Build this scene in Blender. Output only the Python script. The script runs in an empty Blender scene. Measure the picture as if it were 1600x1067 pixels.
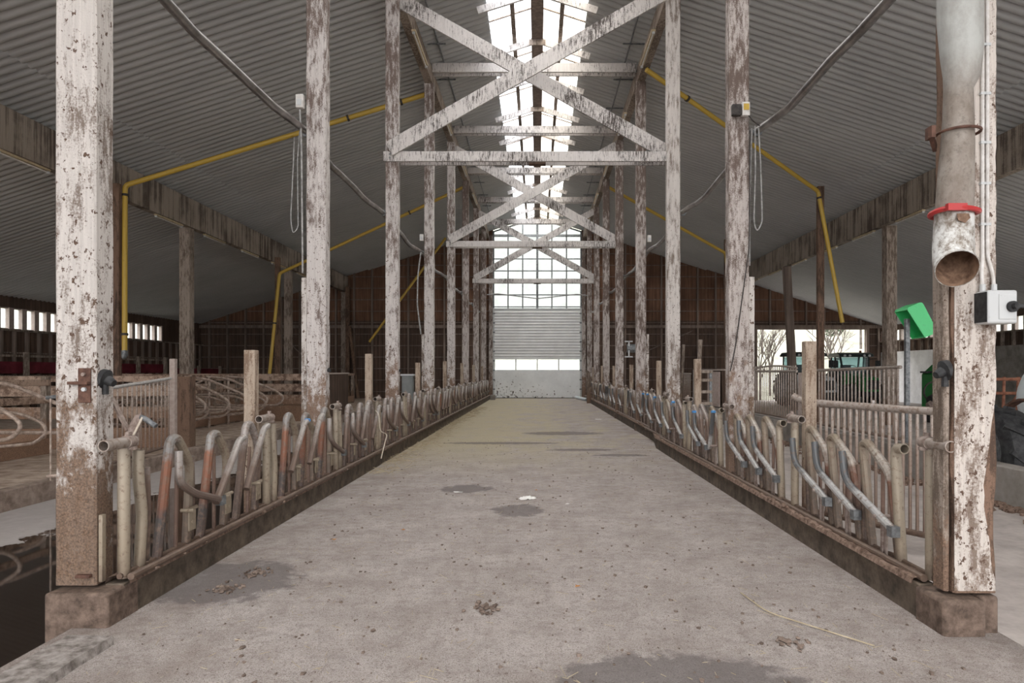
import bpy, math, random
from mathutils import Vector, Matrix, noise as mnoise
RND = random.Random(11)
sc = bpy.context.scene
COL = sc.collection
V = Vector

# ------------------------------------------------------------------ mesh helpers
def fillet(pts, rad, n=5):
    pts = [V(p) for p in pts]
    out = [pts[0]]
    for i in range(1, len(pts) - 1):
        a, b, c = pts[i - 1], pts[i], pts[i + 1]
        d1, d2 = (a - b), (c - b)
        r = min(rad, d1.length * .48, d2.length * .48)
        p0, p2 = b + d1.normalized() * r, b + d2.normalized() * r
        for k in range(n + 1):
            t = k / n
            out.append(p0 * (1 - t) ** 2 + b * 2 * t * (1 - t) + p2 * t * t)
    out.append(pts[-1])
    return out

class MB:
    def __init__(s):
        s.v, s.f = [], []
    def add(s, vs, fs):
        o = len(s.v)
        s.v += [tuple(p) for p in vs]
        s.f += [tuple(i + o for i in f) for f in fs]
        return s
    def hexa(s, p):
        return s.add(p, [(0, 3, 2, 1), (4, 5, 6, 7), (0, 1, 5, 4), (1, 2, 6, 5), (2, 3, 7, 6), (3, 0, 4, 7)])
    def box(s, x0, x1, y0, y1, z0, z1):
        return s.hexa([(x0, y0, z0), (x1, y0, z0), (x1, y1, z0), (x0, y1, z0), (x0, y0, z1), (x1, y0, z1), (x1, y1, z1), (x0, y1, z1)])
    def beam(s, a, b, w, h, up=(0, 0, 1)):
        a, b = V(a), V(b)
        d = (b - a).normalized()
        u = V(up)
        sd = d.cross(u).normalized() * (w / 2)
        u = sd.cross(d).normalized() * (h / 2)
        return s.hexa([a - sd - u, a + sd - u, b + sd - u, b - sd - u, a - sd + u, a + sd + u, b + sd + u, b - sd + u])
    def tube(s, pts, r, n=10, caps=True, inner=0):
        pts = [V(p) for p in pts]
        m = len(pts)
        rs = r if isinstance(r, (list, tuple)) else [r] * m
        t = []
        for i in range(m):
            d = pts[min(i + 1, m - 1)] - pts[max(i - 1, 0)]
            t.append(d.normalized() if d.length > 1e-9 else V((0, 0, 1)))
        ref = V((0, 0, 1)) if abs(t[0].z) < .9 else V((1, 0, 0))
        nrm = t[0].cross(ref).normalized()
        def rings(scale):
            vs, nn = [], nrm.copy()
            for i in range(m):
                nn = (nn - t[i] * nn.dot(t[i])).normalized()
                bb = t[i].cross(nn)
                for k in range(n):
                    a = 2 * math.pi * k / n
                    vs.append(pts[i] + (nn * math.cos(a) + bb * math.sin(a)) * (rs[i] * scale))
            return vs
        vs = rings(1)
        fs = []
        for i in range(m - 1):
            for k in range(n):
                k2 = (k + 1) % n
                fs.append((i * n + k, i * n + k2, (i + 1) * n + k2, (i + 1) * n + k))
        if inner:
            o = len(vs)
            vs += rings(inner)
            for i in range(m - 1):
                for k in range(n):
                    k2 = (k + 1) % n
                    fs.append((o + i * n + k, o + (i + 1) * n + k, o + (i + 1) * n + k2, o + i * n + k2))
            for k in range(n):
                k2 = (k + 1) % n
                fs.append((k, o + k, o + k2, k2))
                e = (m - 1) * n
                fs.append((e + k, e + k2, o + e + k2, o + e + k))
        elif caps:
            fs.append(tuple(range(n - 1, -1, -1)))
            fs.append(tuple((m - 1) * n + k for k in range(n)))
        return s.add(vs, fs)
    def prism(s, poly, axis, a, b):
        """polygon in the plane normal to axis ('x','y','z'), extruded from a to b"""
        def P(u, v, w):
            return {'x': (w, u, v), 'y': (u, w, v), 'z': (u, v, w)}[axis]
        n = len(poly)
        vs = [P(u, v, a) for u, v in poly] + [P(u, v, b) for u, v in poly]
        fs = [tuple(range(n)), tuple(range(2 * n - 1, n - 1, -1))]
        fs += [(i, (i + 1) % n, n + (i + 1) % n, n + i) for i in range(n)]
        return s.add(vs, fs)
    def lump(s, c, r, seed=0, sq=(1, 1, .6), rough=.35, seg=6, ring=4):
        vs = [(c[0], c[1], c[2] + r * sq[2])]
        rr = random.Random(seed)
        for i in range(1, ring):
            ph = math.pi * i / ring
            for k in range(seg):
                a = 2 * math.pi * k / seg + rr.random() * .3
                q = r * (1 + rough * (rr.random() - .5) * 2)
                vs.append((c[0] + q * sq[0] * math.sin(ph) * math.cos(a), c[1] + q * sq[1] * math.sin(ph) * math.sin(a), c[2] + q * sq[2] * math.cos(ph)))
        vs.append((c[0], c[1], c[2] - r * sq[2]))
        fs = [(0, 1 + k, 1 + (k + 1) % seg) for k in range(seg)]
        for i in range(ring - 2):
            for k in range(seg):
                k2 = (k + 1) % seg
                fs.append((1 + i * seg + k, 1 + (i + 1) * seg + k, 1 + (i + 1) * seg + k2, 1 + i * seg + k2))
        L = len(vs) - 1
        b = 1 + (ring - 2) * seg
        fs += [(L, b + (k + 1) % seg, b + k) for k in range(seg)]
        return s.add(vs, fs)
    def mesh(s, name, mat, smooth=True):
        me = bpy.data.meshes.new(name)
        me.from_pydata(s.v, [], s.f)
        me.update()
        # consistent outward normals
        import bmesh
        bm = bmesh.new(); bm.from_mesh(me)
        bmesh.ops.recalc_face_normals(bm, faces=bm.faces)
        bm.to_mesh(me); bm.free()
        if smooth:
            me.polygons.foreach_set('use_smooth', [True] * len(me.polygons))
            me.set_sharp_from_angle(angle=math.radians(35))
        if mat: me.materials.append(mat)
        return me
    def build(s, name, mat, parent=None, bevel=0, loc=None, smooth=True):
        o = bpy.data.objects.new(name, s.mesh(name, mat, smooth))
        return link(o, parent, bevel, loc)

def link(o, parent=None, bevel=0, loc=None):
    COL.objects.link(o)
    if loc is not None: o.location = loc
    if parent is not None: o.parent = parent
    if bevel:
        m = o.modifiers.new('bevel', 'BEVEL'); m.width = bevel; m.segments = 2; m.limit_method = 'ANGLE'
    return o
def inst(me, name, parent=None, loc=(0, 0, 0), rot=(0, 0, 0)):
    o = bpy.data.objects.new(name, me)
    COL.objects.link(o)
    o.location = loc; o.rotation_euler = rot
    if parent is not None: o.parent = parent
    return o
def tag(o, label, cat, group=None, kind=None):
    o['label'] = label; o['category'] = cat
    if group: o['group'] = group
    if kind: o['kind'] = kind
    return o
def root(name, loc, label, cat, group=None, kind=None, rz=0):
    o = bpy.data.objects.new(name, None)
    o.empty_display_size = .1
    COL.objects.link(o); o.location = loc; o.rotation_euler = (0, 0, rz)
    return tag(o, label, cat, group, kind)
def struct(o, label, cat='structure'):
    o['kind'] = 'structure'; o['label'] = label; o['category'] = cat
    return o
ORD = ['first', 'second', 'third', 'fourth', 'fifth', 'sixth', 'seventh', 'eighth', 'ninth', 'tenth', 'eleventh', 'twelfth',
       'thirteenth', 'fourteenth', 'fifteenth', 'sixteenth', 'seventeenth', 'eighteenth', 'nineteenth', 'twentieth',
       'twenty-first', 'twenty-second', 'twenty-third', 'twenty-fourth', 'twenty-fifth', 'twenty-sixth', 'twenty-seventh', 'twenty-eighth']

# ------------------------------------------------------------------ materials
class NT:
    def __init__(s, name):
        s.m = bpy.data.materials.new(name); s.m.use_nodes = True
        s.t = s.m.node_tree; s.t.nodes.clear()
        s.out = s.n('ShaderNodeOutputMaterial')
        s.bs = s.n('ShaderNodeBsdfPrincipled')
        s.t.links.new(s.bs.outputs[0], s.out.inputs[0])
        s._pos = None
    def n(s, t): return s.t.nodes.new(t)
    def set(s, sock, v):
        if hasattr(v, 'is_output') or isinstance(v, bpy.types.NodeSocket): s.t.links.new(v, sock)
        elif isinstance(v, (tuple, list)) and len(v) == 3 and sock.type == 'RGBA': sock.default_value = (*v, 1)
        else: sock.default_value = v
    def pos(s):
        if s._pos is None: s._pos = s.n('ShaderNodeNewGeometry').outputs['Position']
        return s._pos
    def obj(s): return s.n('ShaderNodeTexCoord').outputs['Object']
    def rnd(s): return s.n('ShaderNodeObjectInfo').outputs['Random']
    def map(s, scale, vec=None, loc=(0, 0, 0)):
        m = s.n('ShaderNodeMapping'); s.set(m.inputs['Vector'], vec or s.pos())
        m.inputs['Scale'].default_value = scale; m.inputs['Location'].default_value = loc
        return m.outputs[0]
    def noise(s, scale=1, vec=None, detail=4, rough=.6, dist=0):
        m = s.n('ShaderNodeTexNoise'); s.set(m.inputs['Vector'], vec or s.pos())
        m.inputs['Scale'].default_value = scale; m.inputs['Detail'].default_value = detail
        m.inputs['Roughness'].default_value = rough; m.inputs['Distortion'].default_value = dist
        return m.outputs[0]
    def vor(s, scale, vec=None, out='Distance'):
        m = s.n('ShaderNodeTexVoronoi'); s.set(m.inputs['Vector'], vec or s.pos()); m.inputs['Scale'].default_value = scale
        return m.outputs[out]
    def ramp(s, f, a, b, lo=0., hi=1.):
        m = s.n('ShaderNodeMapRange'); s.set(m.inputs[0], f)
        m.inputs[1].default_value = a; m.inputs[2].default_value = b; m.inputs[3].default_value = lo; m.inputs[4].default_value = hi
        return m.outputs[0]
    def mix(s, f, a, b):
        m = s.n('ShaderNodeMix'); m.data_type = 'RGBA'
        s.set(m.inputs[0], f); s.set(m.inputs[6], a); s.set(m.inputs[7], b)
        return m.outputs[2]
    def ma(s, op, a, b=0.):
        m = s.n('ShaderNodeMath'); m.operation = op; s.set(m.inputs[0], a); s.set(m.inputs[1], b)
        return m.outputs[0]
    def sep(s, vec=None):
        m = s.n('ShaderNodeSeparateXYZ'); s.set(m.inputs[0], vec or s.pos()); return m.outputs
    def bump(s, h, strength=.3, dist=.02):
        m = s.n('ShaderNodeBump'); s.set(m.inputs['Height'], h)
        m.inputs['Strength'].default_value = strength; m.inputs['Distance'].default_value = dist
        s.set(s.bs.inputs['Normal'], m.outputs[0])
    def fin(s, color, rough=.8, metal=0., spec=.3):
        s.set(s.bs.inputs['Base Color'], color); s.set(s.bs.inputs['Roughness'], rough); s.set(s.bs.inputs['Metallic'], metal)
        s.bs.inputs['Specular IOR Level'].default_value = spec
        return s.m

MUD = (.150, .098, .070)
def weathered(name, light, dark, dark_amt=.45, spots=.5, mud_h=1.6, mud=MUD, streak=(17, 17, 3.6), zgrad=False):
    """whitewashed timber: patchy streaks of bare wood, dung specks, mud splashed up from the floor"""
    t = NT(name)
    z = t.sep()[2]
    st = t.noise(1, t.map(streak), 7, .72)
    grain = t.noise(1, t.map((70, 70, 3)), 3, .6)
    fine = t.noise(75, None, 3, .75)
    big = t.noise(1.1, t.map((1, 1, .8)), 4, .6)
    lightv = t.mix(t.ramp(grain, .3, .7), tuple(x * .80 for x in light), light)
    a = t.ma('ADD', st, t.ramp(big, .25, .75, -.16, .16))
    a = t.ma('ADD', a, t.ramp(fine, .25, .75, -.12, .12))
    if zgrad: a = t.ma('ADD', a, t.ramp(z, 2.0, 7.5, -.11, .04))
    k = .60 - dark_amt * .26
    c = t.mix(t.ramp(a, k - .03, k + .12), lightv, t.mix(fine, tuple(x * .55 for x in dark), tuple(x * 1.35 for x in dark)))
    zs = t.ramp(z, .5, 5.5, .04, -.05)
    sp = t.ma('ADD', t.noise(25, t.map((1, 1, .8)), 4, .65), zs)
    c = t.mix(t.ramp(sp, .70 - spots * .10, .73 - spots * .10), c, t.mix(fine, (.055, .036, .028), (.17, .11, .08)))
    mz = t.ramp(z, .0, mud_h, .30, -.26)
    mn = t.ma('ADD', t.noise(6.5, t.map((1, 1, .6)), 8, .76), mz)
    mc = t.mix(t.ramp(fine, .3, .7), tuple(x * .55 for x in mud), tuple(x * 2.0 for x in mud))
    c = t.mix(t.ramp(mn, .49, .60, 0, .95), c, mc)
    t.bump(t.ma('ADD', t.ma('MULTIPLY', a, .6), t.ma('ADD', mn, t.ma('MULTIPLY', fine, .5))), .5, .012)
    return t.fin(c, .88, 0, .15)
M = {}
M['white_post'] = weathered('whitewashed_timber', (.61, .565, .53), (.20, .16, .135), .34, 1.0, 2.6, (.125, .083, .058))
M['cream_post'] = weathered('cream_whitewashed_timber', (.62, .56, .51), (.21, .16, .13), .36, .95, .48, (.125, .083, .058))
M['grey_post'] = weathered('grey_whitewashed_timber', (.60, .555, .53), (.165, .125, .108), .52, 1.0, 3.0, MUD, (17, 17, 4.5), True)
M['brown_post'] = weathered('brown_whitewashed_timber', (.54, .485, .455), (.15, .112, .095), .74, .7, 2.6, MUD, (17, 17, 4.5), True)
M['tan_timber'] = weathered('tan_timber', (.44, .355, .28), (.21, .145, .105), .35, .4, .9)
M['truss'] = weathered('whitewashed_truss_boards', (.66, .62, .595), (.085, .072, .066), .27, .1, .2, MUD, (34, 34, 6))
M['plain_timber'] = weathered('weathered_timber', (.38, .315, .265), (.15, .115, .09), .5, .4, 1.3)
M['brown_timber'] = weathered('brown_timber', (.22, .14, .10), (.09, .06, .045), .5, .3, .8)
M['eave_beam'] = weathered('streaked_beam_timber', (.38, .32, .265), (.11, .085, .07), .44, .0, .2, MUD, (7, 7, .25))
M['muddy_boards'] = weathered('muddy_boards', (.43, .315, .245), (.15, .098, .072), .45, .5, 1.6, (.19, .118, .08), (6, 6, 6))

def wood_wall(name, a, b, sc_=(9, 9, .35)):
    t = NT(name)
    n = t.noise(1, t.map(sc_), 5, .7)
    k = t.noise(.5, None, 3, .6)
    c = t.mix(t.ramp(n, .35, .68), a, b)
    c = t.mix(t.ramp(k, .35, .7, 0, .6), c, tuple(x * .45 for x in a))
    t.bump(n, .3, .01)
    return t.fin(c, .85)
M['wall_dark'] = wood_wall('dark_wall_boards', (.085, .057, .044), (.20, .13, .095))
M['wall_painted_light'] = wood_wall('wall_boards_painted_light', (.13, .066, .042), (.30, .165, .105))  # warm light leaking through the upper gable is put into this redder, paler colour
M['wall_frame'] = wood_wall('wall_studs', (.16, .12, .098), (.34, .265, .22))

def sheet(name, a, b):
    t = NT(name)
    n = t.noise(.35, None, 5, .6)
    f = t.noise(1, t.map((.6, 30, .6)), 3, .6)
    c = t.mix(t.ramp(t.ma('ADD', t.ma('MULTIPLY', n, .6), t.ma('MULTIPLY', f, .4)), .3, .7), a, b)
    return t.fin(c, .55, 0, .4)
M['roof'] = sheet('fibre_cement_sheet', (.36, .362, .36), (.49, .492, .485))

# concrete feed alley with straw, stains and wet patches
def alley():
    t = NT('alley_concrete')
    x, y, z = t.sep()
    n1 = t.noise(1.6, None, 8, .7); n2 = t.noise(9, None, 5, .7); n3 = t.noise(70, None, 3, .7)
    c = t.mix(t.ramp(n1, .3, .7), (.42, .37, .345), (.66, .60, .565))
    c = t.mix(t.ramp(n2, .48, .72, 0, .65), c, (.27, .22, .195))
    n4 = t.noise(160, None, 3, .7)
    c = t.mix(t.ramp(n4, .38, .54, .6, 0), c, (.16, .125, .105))
    c = t.mix(t.ramp(n4, .56, .66, 0, .5), c, (.68, .62, .57))
    c = t.mix(t.ramp(t.noise(22, None, 5, .75), .52, .64, 0, .4), c, (.22, .17, .145))
    c = t.mix(t.ramp(n3, .54, .64, 0, .7), c, (.15, .115, .095))
    c = t.mix(t.ramp(t.noise(45, t.map((1, .4, 1), None, (5, 3, 0)), 2, .5), .68, .73, 0, .6), c, (.62, .55, .44))
    # brownish worn zones near the front and along the edges
    e = t.ramp(t.ma('ABSOLUTE', x), 1.5, 2.7)
    c = t.mix(t.ma('MULTIPLY', t.ramp(t.noise(2.2, None, 5, .7), .42, .68), t.ma('ADD', t.ma('MULTIPLY', e, .45), .3)), c, (.25, .195, .165))
    # hay litter towards the far end, thicker on the left
    far = t.ramp(y, 10., 15.)
    xs = t.ramp(x, -2.6, 2.2, .28, -.05)
    hn = t.ma('ADD', t.noise(1.4, t.map((1, .55, 1)), 6, .7), xs)
    hf = t.noise(40, t.map((1, .6, 1)), 3, .7)
    h = t.ma('MULTIPLY', t.ma('MULTIPLY', far, t.ramp(hn, .45, .68)), t.ramp(hf, .25, .55, .45, 1))
    c = t.mix(h, c, t.mix(hf, (.33, .275, .18), (.60, .53, .38)))
    # wet round stains
    for cx, cy, rx, ry in ((-.22, 7.85, .28, .36), (-.98, 9.3, .35, .32), (.72, 3.55, .62, .32), (.65, 17.6, 1.0, .5), (-.8, 15.2, 1.3, .25), (1.6, 13.0, .5, .2), (-2.35, 5.2, .5, .55), (.9, 13.9, .7, .2)):
        d = t.ma('ADD', t.ma('POWER', t.ma('DIVIDE', t.ma('SUBTRACT', x, cx), rx), 2.), t.ma('POWER', t.ma('DIVIDE', t.ma('SUBTRACT', y, cy), ry), 2.))
        d = t.ma('ADD', d, t.ramp(t.noise(7, None, 4), .3, .7, -.45, .45))
        c = t.mix(t.ramp(d, 1.15, .75, 0, .72), c, (.155, .135, .13))
    # pale lime smears
    c = t.mix(t.ramp(t.noise(2.8, t.map((1, 1.6, 1), None, (9, 4, 2)), 5, .7), .66, .76, 0, .45), c, (.68, .65, .63))
    t.bump(t.ma('ADD', n2, t.ma('ADD', n3, n4)), .9, .012)
    return t.fin(c, .9, 0, .2)
M['alley'] = alley()

def slurry():
    t = NT('wet_slurry_floor')
    x, y, z = t.sep()
    n = t.noise(.8, None, 6, .7)
    edge = t.ramp(x, -6.6, -4.9, -.22, .30)
    far = t.ramp(y, 6.2, 7.4, .25, .0)
    w = t.ramp(t.ma('ADD', t.ma('ADD', n, edge), far), .555, .575)
    dry = t.mix(t.noise(6, None, 5, .7), (.30, .265, .245), (.50, .46, .44))
    c = t.mix(w, dry, (.018, .011, .008))
    t.bump(t.ma('MULTIPLY', t.noise(20, None, 4, .7), t.ma('SUBTRACT', 1., w)), .3, .01)
    return t.fin(c, t.ramp(w, 0, 1, .8, .035), 0, .55)
M['slurry'] = slurry()
def simple_noise(name, a, b, scale=6, rough=.8, metal=0, spec=.3, bump=.25, lo=.35, hi=.65, detail=5):
    t = NT(name)
    n = t.noise(scale, None, detail, .68)
    t.bump(n, bump, .01)
    return t.fin(t.mix(t.ramp(n, lo, hi), a, b), rough, metal, spec)
M['platform'] = simple_noise('muddy_platform', (.25, .18, .135), (.54, .44, .36), 3.5)
M['yard'] = simple_noise('side_concrete', (.36, .315, .29), (.54, .485, .45), 2.2)
M['kerb'] = simple_noise('muddy_kerb', (.10, .07, .055), (.25, .19, .155), 5)
M['kerb_light'] = simple_noise('platform_kerb', (.16, .115, .09), (.34, .27, .225), 5)
M['curb'] = simple_noise('dark_curb', (.052, .040, .030), (.15, .115, .085), 7, .75)
M['footing'] = simple_noise('muddy_concrete', (.07, .048, .036), (.19, .135, .105), 14, .8, 0, .3, .5)
M['mud'] = simple_noise('drying_mud', (.10, .062, .045), (.29, .205, .16), 22, .9, 0, .2, .6)
M['plank'] = simple_noise('grey_plank', (.13, .11, .098), (.36, .325, .30), 16, .85, 0, .2, .6)
M['board'] = simple_noise('pinkish_board', (.36, .285, .25), (.48, .40, .36), 12)
M['white_concrete'] = simple_noise('whitewashed_concrete', (.66, .655, .655), (.86, .86, .87), 1.4, .85)
M['grey_concrete'] = simple_noise('stained_concrete', (.17, .15, .13), (.34, .31, .285), 1.6, .9)

def pipe(name, bands, grime=.5, metal=.25, ylim=None, other=None):
    """galvanised or painted tube; bands = [(z, colour)] of paint wear along the height, with dung grime"""
    t = NT(name)
    n = t.noise(9, None, 4, .6)
    z = t.ma('ADD', t.sep(t.obj())[2], t.ramp(n, .2, .8, -.10, .10))
    r = t.n('ShaderNodeValToRGB')
    t.set(r.inputs[0], t.ma('DIVIDE', z, 1.2))
    els = r.color_ramp.elements
    while len(els) < len(bands): els.new(.5)
    for e, (h, c) in zip(els, bands):
        e.position = min(1, max(0, h / 1.2)); e.color = (*c, 1)
    c = r.outputs[0]
    if ylim: c = t.mix(t.ramp(t.sep(t.obj())[1], *ylim), c, t.mix(t.ramp(z, .3, 1.0), (.10, .072, .055), other))
    g = t.noise(26, None, 5, .7)
    c = t.mix(t.ramp(g, .62 - grime * .25, .72 - grime * .15, 0, .85), c, t.mix(n, (.12, .075, .052), (.25, .175, .13)))
    t.bump(g, .3, .006)
    return t.fin(c, .5, metal, .4)
CREAM = (.34, .285, .21); GALV = (.50, .50, .50); RUST = (.185, .078, .048); DSTEEL = (.07, .06, .056); OLIVE = (.25, .19, .135); BLU = (.12, .125, .13)
M['loop_left'] = pipe('worn_orange_loop', [(.25, (.09, .06, .05)), (.5, DSTEEL), (.62, RUST), (.92, (.245, .105, .062)), (1.0, (.24, .225, .215)), (1.2, (.30, .285, .27))], .55, .25, (.20, .30), (.29, .24, .18))
M['loop_right'] = pipe('worn_rusty_loop', [(.25, (.17, .12, .085)), (.45, (.06, .05, .046)), (.62, (.14, .075, .052)), (.76, (.16, .075, .05)), (.86, (.37, .325, .285)), (1.2, (.40, .365, .33))], .5, .25, (.30, .42), (.27, .22, .165))
M['loop_brown'] = pipe('brown_loop', [(.25, (.07, .05, .04)), (.5, (.11, .075, .06)), (.8, (.16, .11, .088)), (.98, (.31, .27, .25)), (1.2, (.37, .34, .32))], .6)
M['cream_pipe'] = pipe('cream_dirty_pipe', [(.2, (.14, .10, .075)), (.4, (.30, .245, .18)), (1.0, (.38, .325, .255)), (1.2, (.33, .28, .225))], .35)
M['yoke'] = pipe('galvanised_yoke', [(.4, (.38, .36, .345)), (.62, (.46, .45, .44)), (.74, BLU), (1.2, (.14, .145, .15))], .35, .35)
M['yoke_brown'] = pipe('dirty_yoke', [(.4, (.15, .105, .085)), (.7, (.19, .14, .115)), (.95, (.37, .335, .31)), (1.2, (.41, .39, .37))], .35)
M['rail'] = pipe('muddy_rail', [(.2, (.12, .08, .06)), (.6, (.22, .165, .13)), (1.2, (.36, .31, .275))], .6)
M['guide'] = pipe('rusty_guide', [(.2, (.10, .06, .045)), (.7, (.17, .105, .08)), (1.2, (.24, .165, .13))], .5)
M['gate'] = pipe('dirty_gate_tube', [(.2, (.20, .14, .11)), (.8, (.28, .21, .17)), (1.2, (.42, .36, .32))], .5)
M['divider'] = simple_noise('brown_steel_tube', (.20, .145, .115), (.50, .40, .335), 12, .45, .2)
M['rust'] = simple_noise('rusty_iron', (.065, .033, .024), (.16, .082, .058), 18, .7, .1)
M['clamp'] = simple_noise('pinkish_clamp', (.17, .12, .098), (.36, .295, .26), 25, .6)
M['steel'] = simple_noise('grey_steel', (.10, .105, .11), (.26, .27, .275), 20, .45, .5)
M['cabinet'] = simple_noise('dull_grey_sheet', (.15, .16, .155), (.20, .21, .205), 4, .5, .2)
M['blue_cap'] = simple_noise('blue_plastic', (.05, .20, .48), (.10, .32, .62), 20, .5)
def plastic(name, c, rough=.4, scale=14, dirt=.5):
    t = NT(name)
    n = t.noise(scale, None, 5, .7)
    return t.fin(t.mix(t.ramp(n, .6, .78, 0, dirt), c, tuple(x * .25 + .02 for x in c)), rough, 0, .5)
M['yellow'] = plastic('yellow_pipe', (.50, .33, .05), .4, 9, .7)
M['green'] = plastic('green_plastic', (.06, .55, .18), .35, 30, .5)
M['green_paint'] = plastic('green_paint', (.008, .17, .03), .4)
M['white_paint'] = plastic('white_paint', (.62, .66, .68), .45, 9, .6)
M['black'] = simple_noise('black_rubber', (.012, .012, .013), (.045, .045, .046), 14, .6)
M['dark_paint'] = plastic('dark_cab_roof', (.02, .03, .03), .4)
M['grey_box'] = plastic('grey_plastic_box', (.50, .51, .51), .5, 30, .7)
M['red'] = plastic('red_clamp', (.42, .03, .03), .45, 25, .7)
M['orange_metal'] = simple_noise('orange_frame', (.20, .075, .045), (.42, .19, .12), 9, .6)
M['maroon'] = simple_noise('maroon_board', (.10, .012, .02), (.19, .025, .04), 2, .6)
M['cable'] = simple_noise('grey_cable', (.16, .155, .15), (.42, .41, .40), 18, .6)
M['dark_cable'] = simple_noise('dark_cable', (.02, .018, .017), (.07, .06, .055), 18, .6)
M['vac_pipe'] = simple_noise('dull_steel_pipe', (.16, .145, .14), (.42, .40, .39), 3.0, .33, .85, .5, .15)
M['conduit'] = simple_noise('white_conduit', (.50, .47, .44), (.68, .66, .64), 12, .5)
M['lamp'] = simple_noise('dusty_lamp_batten', (.42, .33, .20), (.60, .50, .34), 8, .5)
M['leaf'] = simple_noise('orange_leaf', (.45, .17, .04), (.55, .28, .09), 40, .7)
M['paper'] = simple_noise('white_paper', (.72, .70, .66), (.80, .79, .76), 20, .8)
M['straw'] = simple_noise('straw', (.34, .27, .17), (.52, .44, .31), 8, .8)
M['twine'] = simple_noise('twine', (.45, .38, .30), (.62, .56, .48), 30, .8)
def door_mat():
    t = NT('door_panel_white')
    z = t.sep()[2]
    n = t.noise(6.5, None, 4, .6)
    c = t.mix(t.ramp(t.noise(1.5, None, 4), .3, .7), (.72, .73, .73), (.84, .85, .85))
    x = t.sep()[0]
    b = t.ma('ADD', t.ma('ADD', n, t.ramp(z, .0, 1.7, .06, -.06)), t.ramp(x, -2.6, 2.4, .05, -.04)); b = t.ma('ADD', b, t.ramp(z, 1.5, 2.0, 0, -.2))
    c = t.mix(t.ramp(b, .63, .67), c, (.10, .08, .07))
    return t.fin(c, .5, 0, .4)
M['door'] = door_mat()
def downpipe_mat():
    t = NT('peeling_downpipe')
    z = t.sep()[2]
    n = t.noise(6, t.map((1, 1, .6)), 6, .7)
    f = t.noise(30, None, 4, .7)
    c = t.mix(t.ramp(n, .35, .65), (.33, .295, .26), (.18, .145, .118))
    c2 = t.mix(t.ramp(t.ma('ADD', n, t.ma('MULTIPLY', f, .4)), .62, .78), (.66, .66, .64), (.26, .22, .18))
    c = t.mix(t.ramp(z, 2.52, 2.55), c2, c)
    c = t.mix(t.ramp(f, .52, .66, 0, .5), c, (.12, .095, .078))
    c = t.mix(t.ramp(z, 3.2, 3.5), c, t.mix(t.ramp(n, .4, .7), (.42, .425, .405), (.27, .26, .24)))
    t.bump(f, .3, .006)
    return t.fin(c, .6, 0, .3)
M['downpipe'] = downpipe_mat()
M['pipe_inside'] = simple_noise('rusty_pipe_inside', (.10, .055, .035), (.33, .21, .14), 12, .7)

def pane(name, tint, trans=.5):
    t = NT(name)
    n = t.noise(2.2, None, 5, .65)
    col = t.mix(t.ramp(n, .3, .75), tint, tuple(c * .86 for c in tint))
    a = t.n('ShaderNodeBsdfTranslucent'); t.set(a.inputs[0], col)
    b = t.n('ShaderNodeBsdfTransparent'); t.set(b.inputs[0], col)
    mx = t.n('ShaderNodeMixShader'); mx.inputs[0].default_value = trans
    t.t.links.new(a.outputs[0], mx.inputs[1]); t.t.links.new(b.outputs[0], mx.inputs[2])
    t.t.links.new(mx.outputs[0], t.out.inputs[0])
    return t.m
M['sky_pane_l'] = pane('cool_skylight_sheet', (.92, .95, .99), .88)
M['sky_pane_r'] = pane('yellowed_skylight_sheet', (.95, .91, .82), .88)
M['gable_pane'] = pane('hazy_gable_pane', (.60, .615, .61), .15)
M['clear_pane'] = pane('clear_pane', (.90, .92, .92), .85)
def glass_dark():
    t = NT('tractor_glass')
    t.bs.inputs['Base Color'].default_value = (.75, .85, .88, 1); t.bs.inputs['Roughness'].default_value = .03
    b = t.n('ShaderNodeBsdfTransparent'); b.inputs[0].default_value = (.72, .82, .84, 1)
    mx = t.n('ShaderNodeMixShader'); mx.inputs[0].default_value = .12
    t.t.links.new(b.outputs[0], mx.inputs[1]); t.t.links.new(t.bs.outputs[0], mx.inputs[2]); t.t.links.new(mx.outputs[0], t.out.inputs[0])
    return t.m
M['glass'] = glass_dark()
M['field'] = simple_noise('pale_hillside', (.10, .10, .075), (.24, .235, .185), .35, .9)
M['bark'] = simple_noise('bare_branches', (.05, .042, .035), (.12, .10, .085), 4, .9)
M['needles'] = simple_noise('green_needles', (.03, .06, .03), (.09, .14, .07), 6, .9)

# ------------------------------------------------------------------ dimensions
RIDGE, SLOPE = 10.86, .325
def roof_z(x): return RIDGE - SLOPE * abs(x)
Y0, Y1 = -12.0, 40.5
XL, XR = -20.0, 20.5
PL, PR = -2.815, 2.60                     # inner faces of the two post rows
DK = [4.35 + 4.73 * k for k in range(8)]   # frame positions, left row
DKR = [4.20, 9.00, 13.72, 18.40, 23.13, 27.80, 32.50, 37.20]
PRX = [2.56, 2.53, 2.61, 2.67, 2.66, 2.68, 2.70, 2.72]

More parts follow.
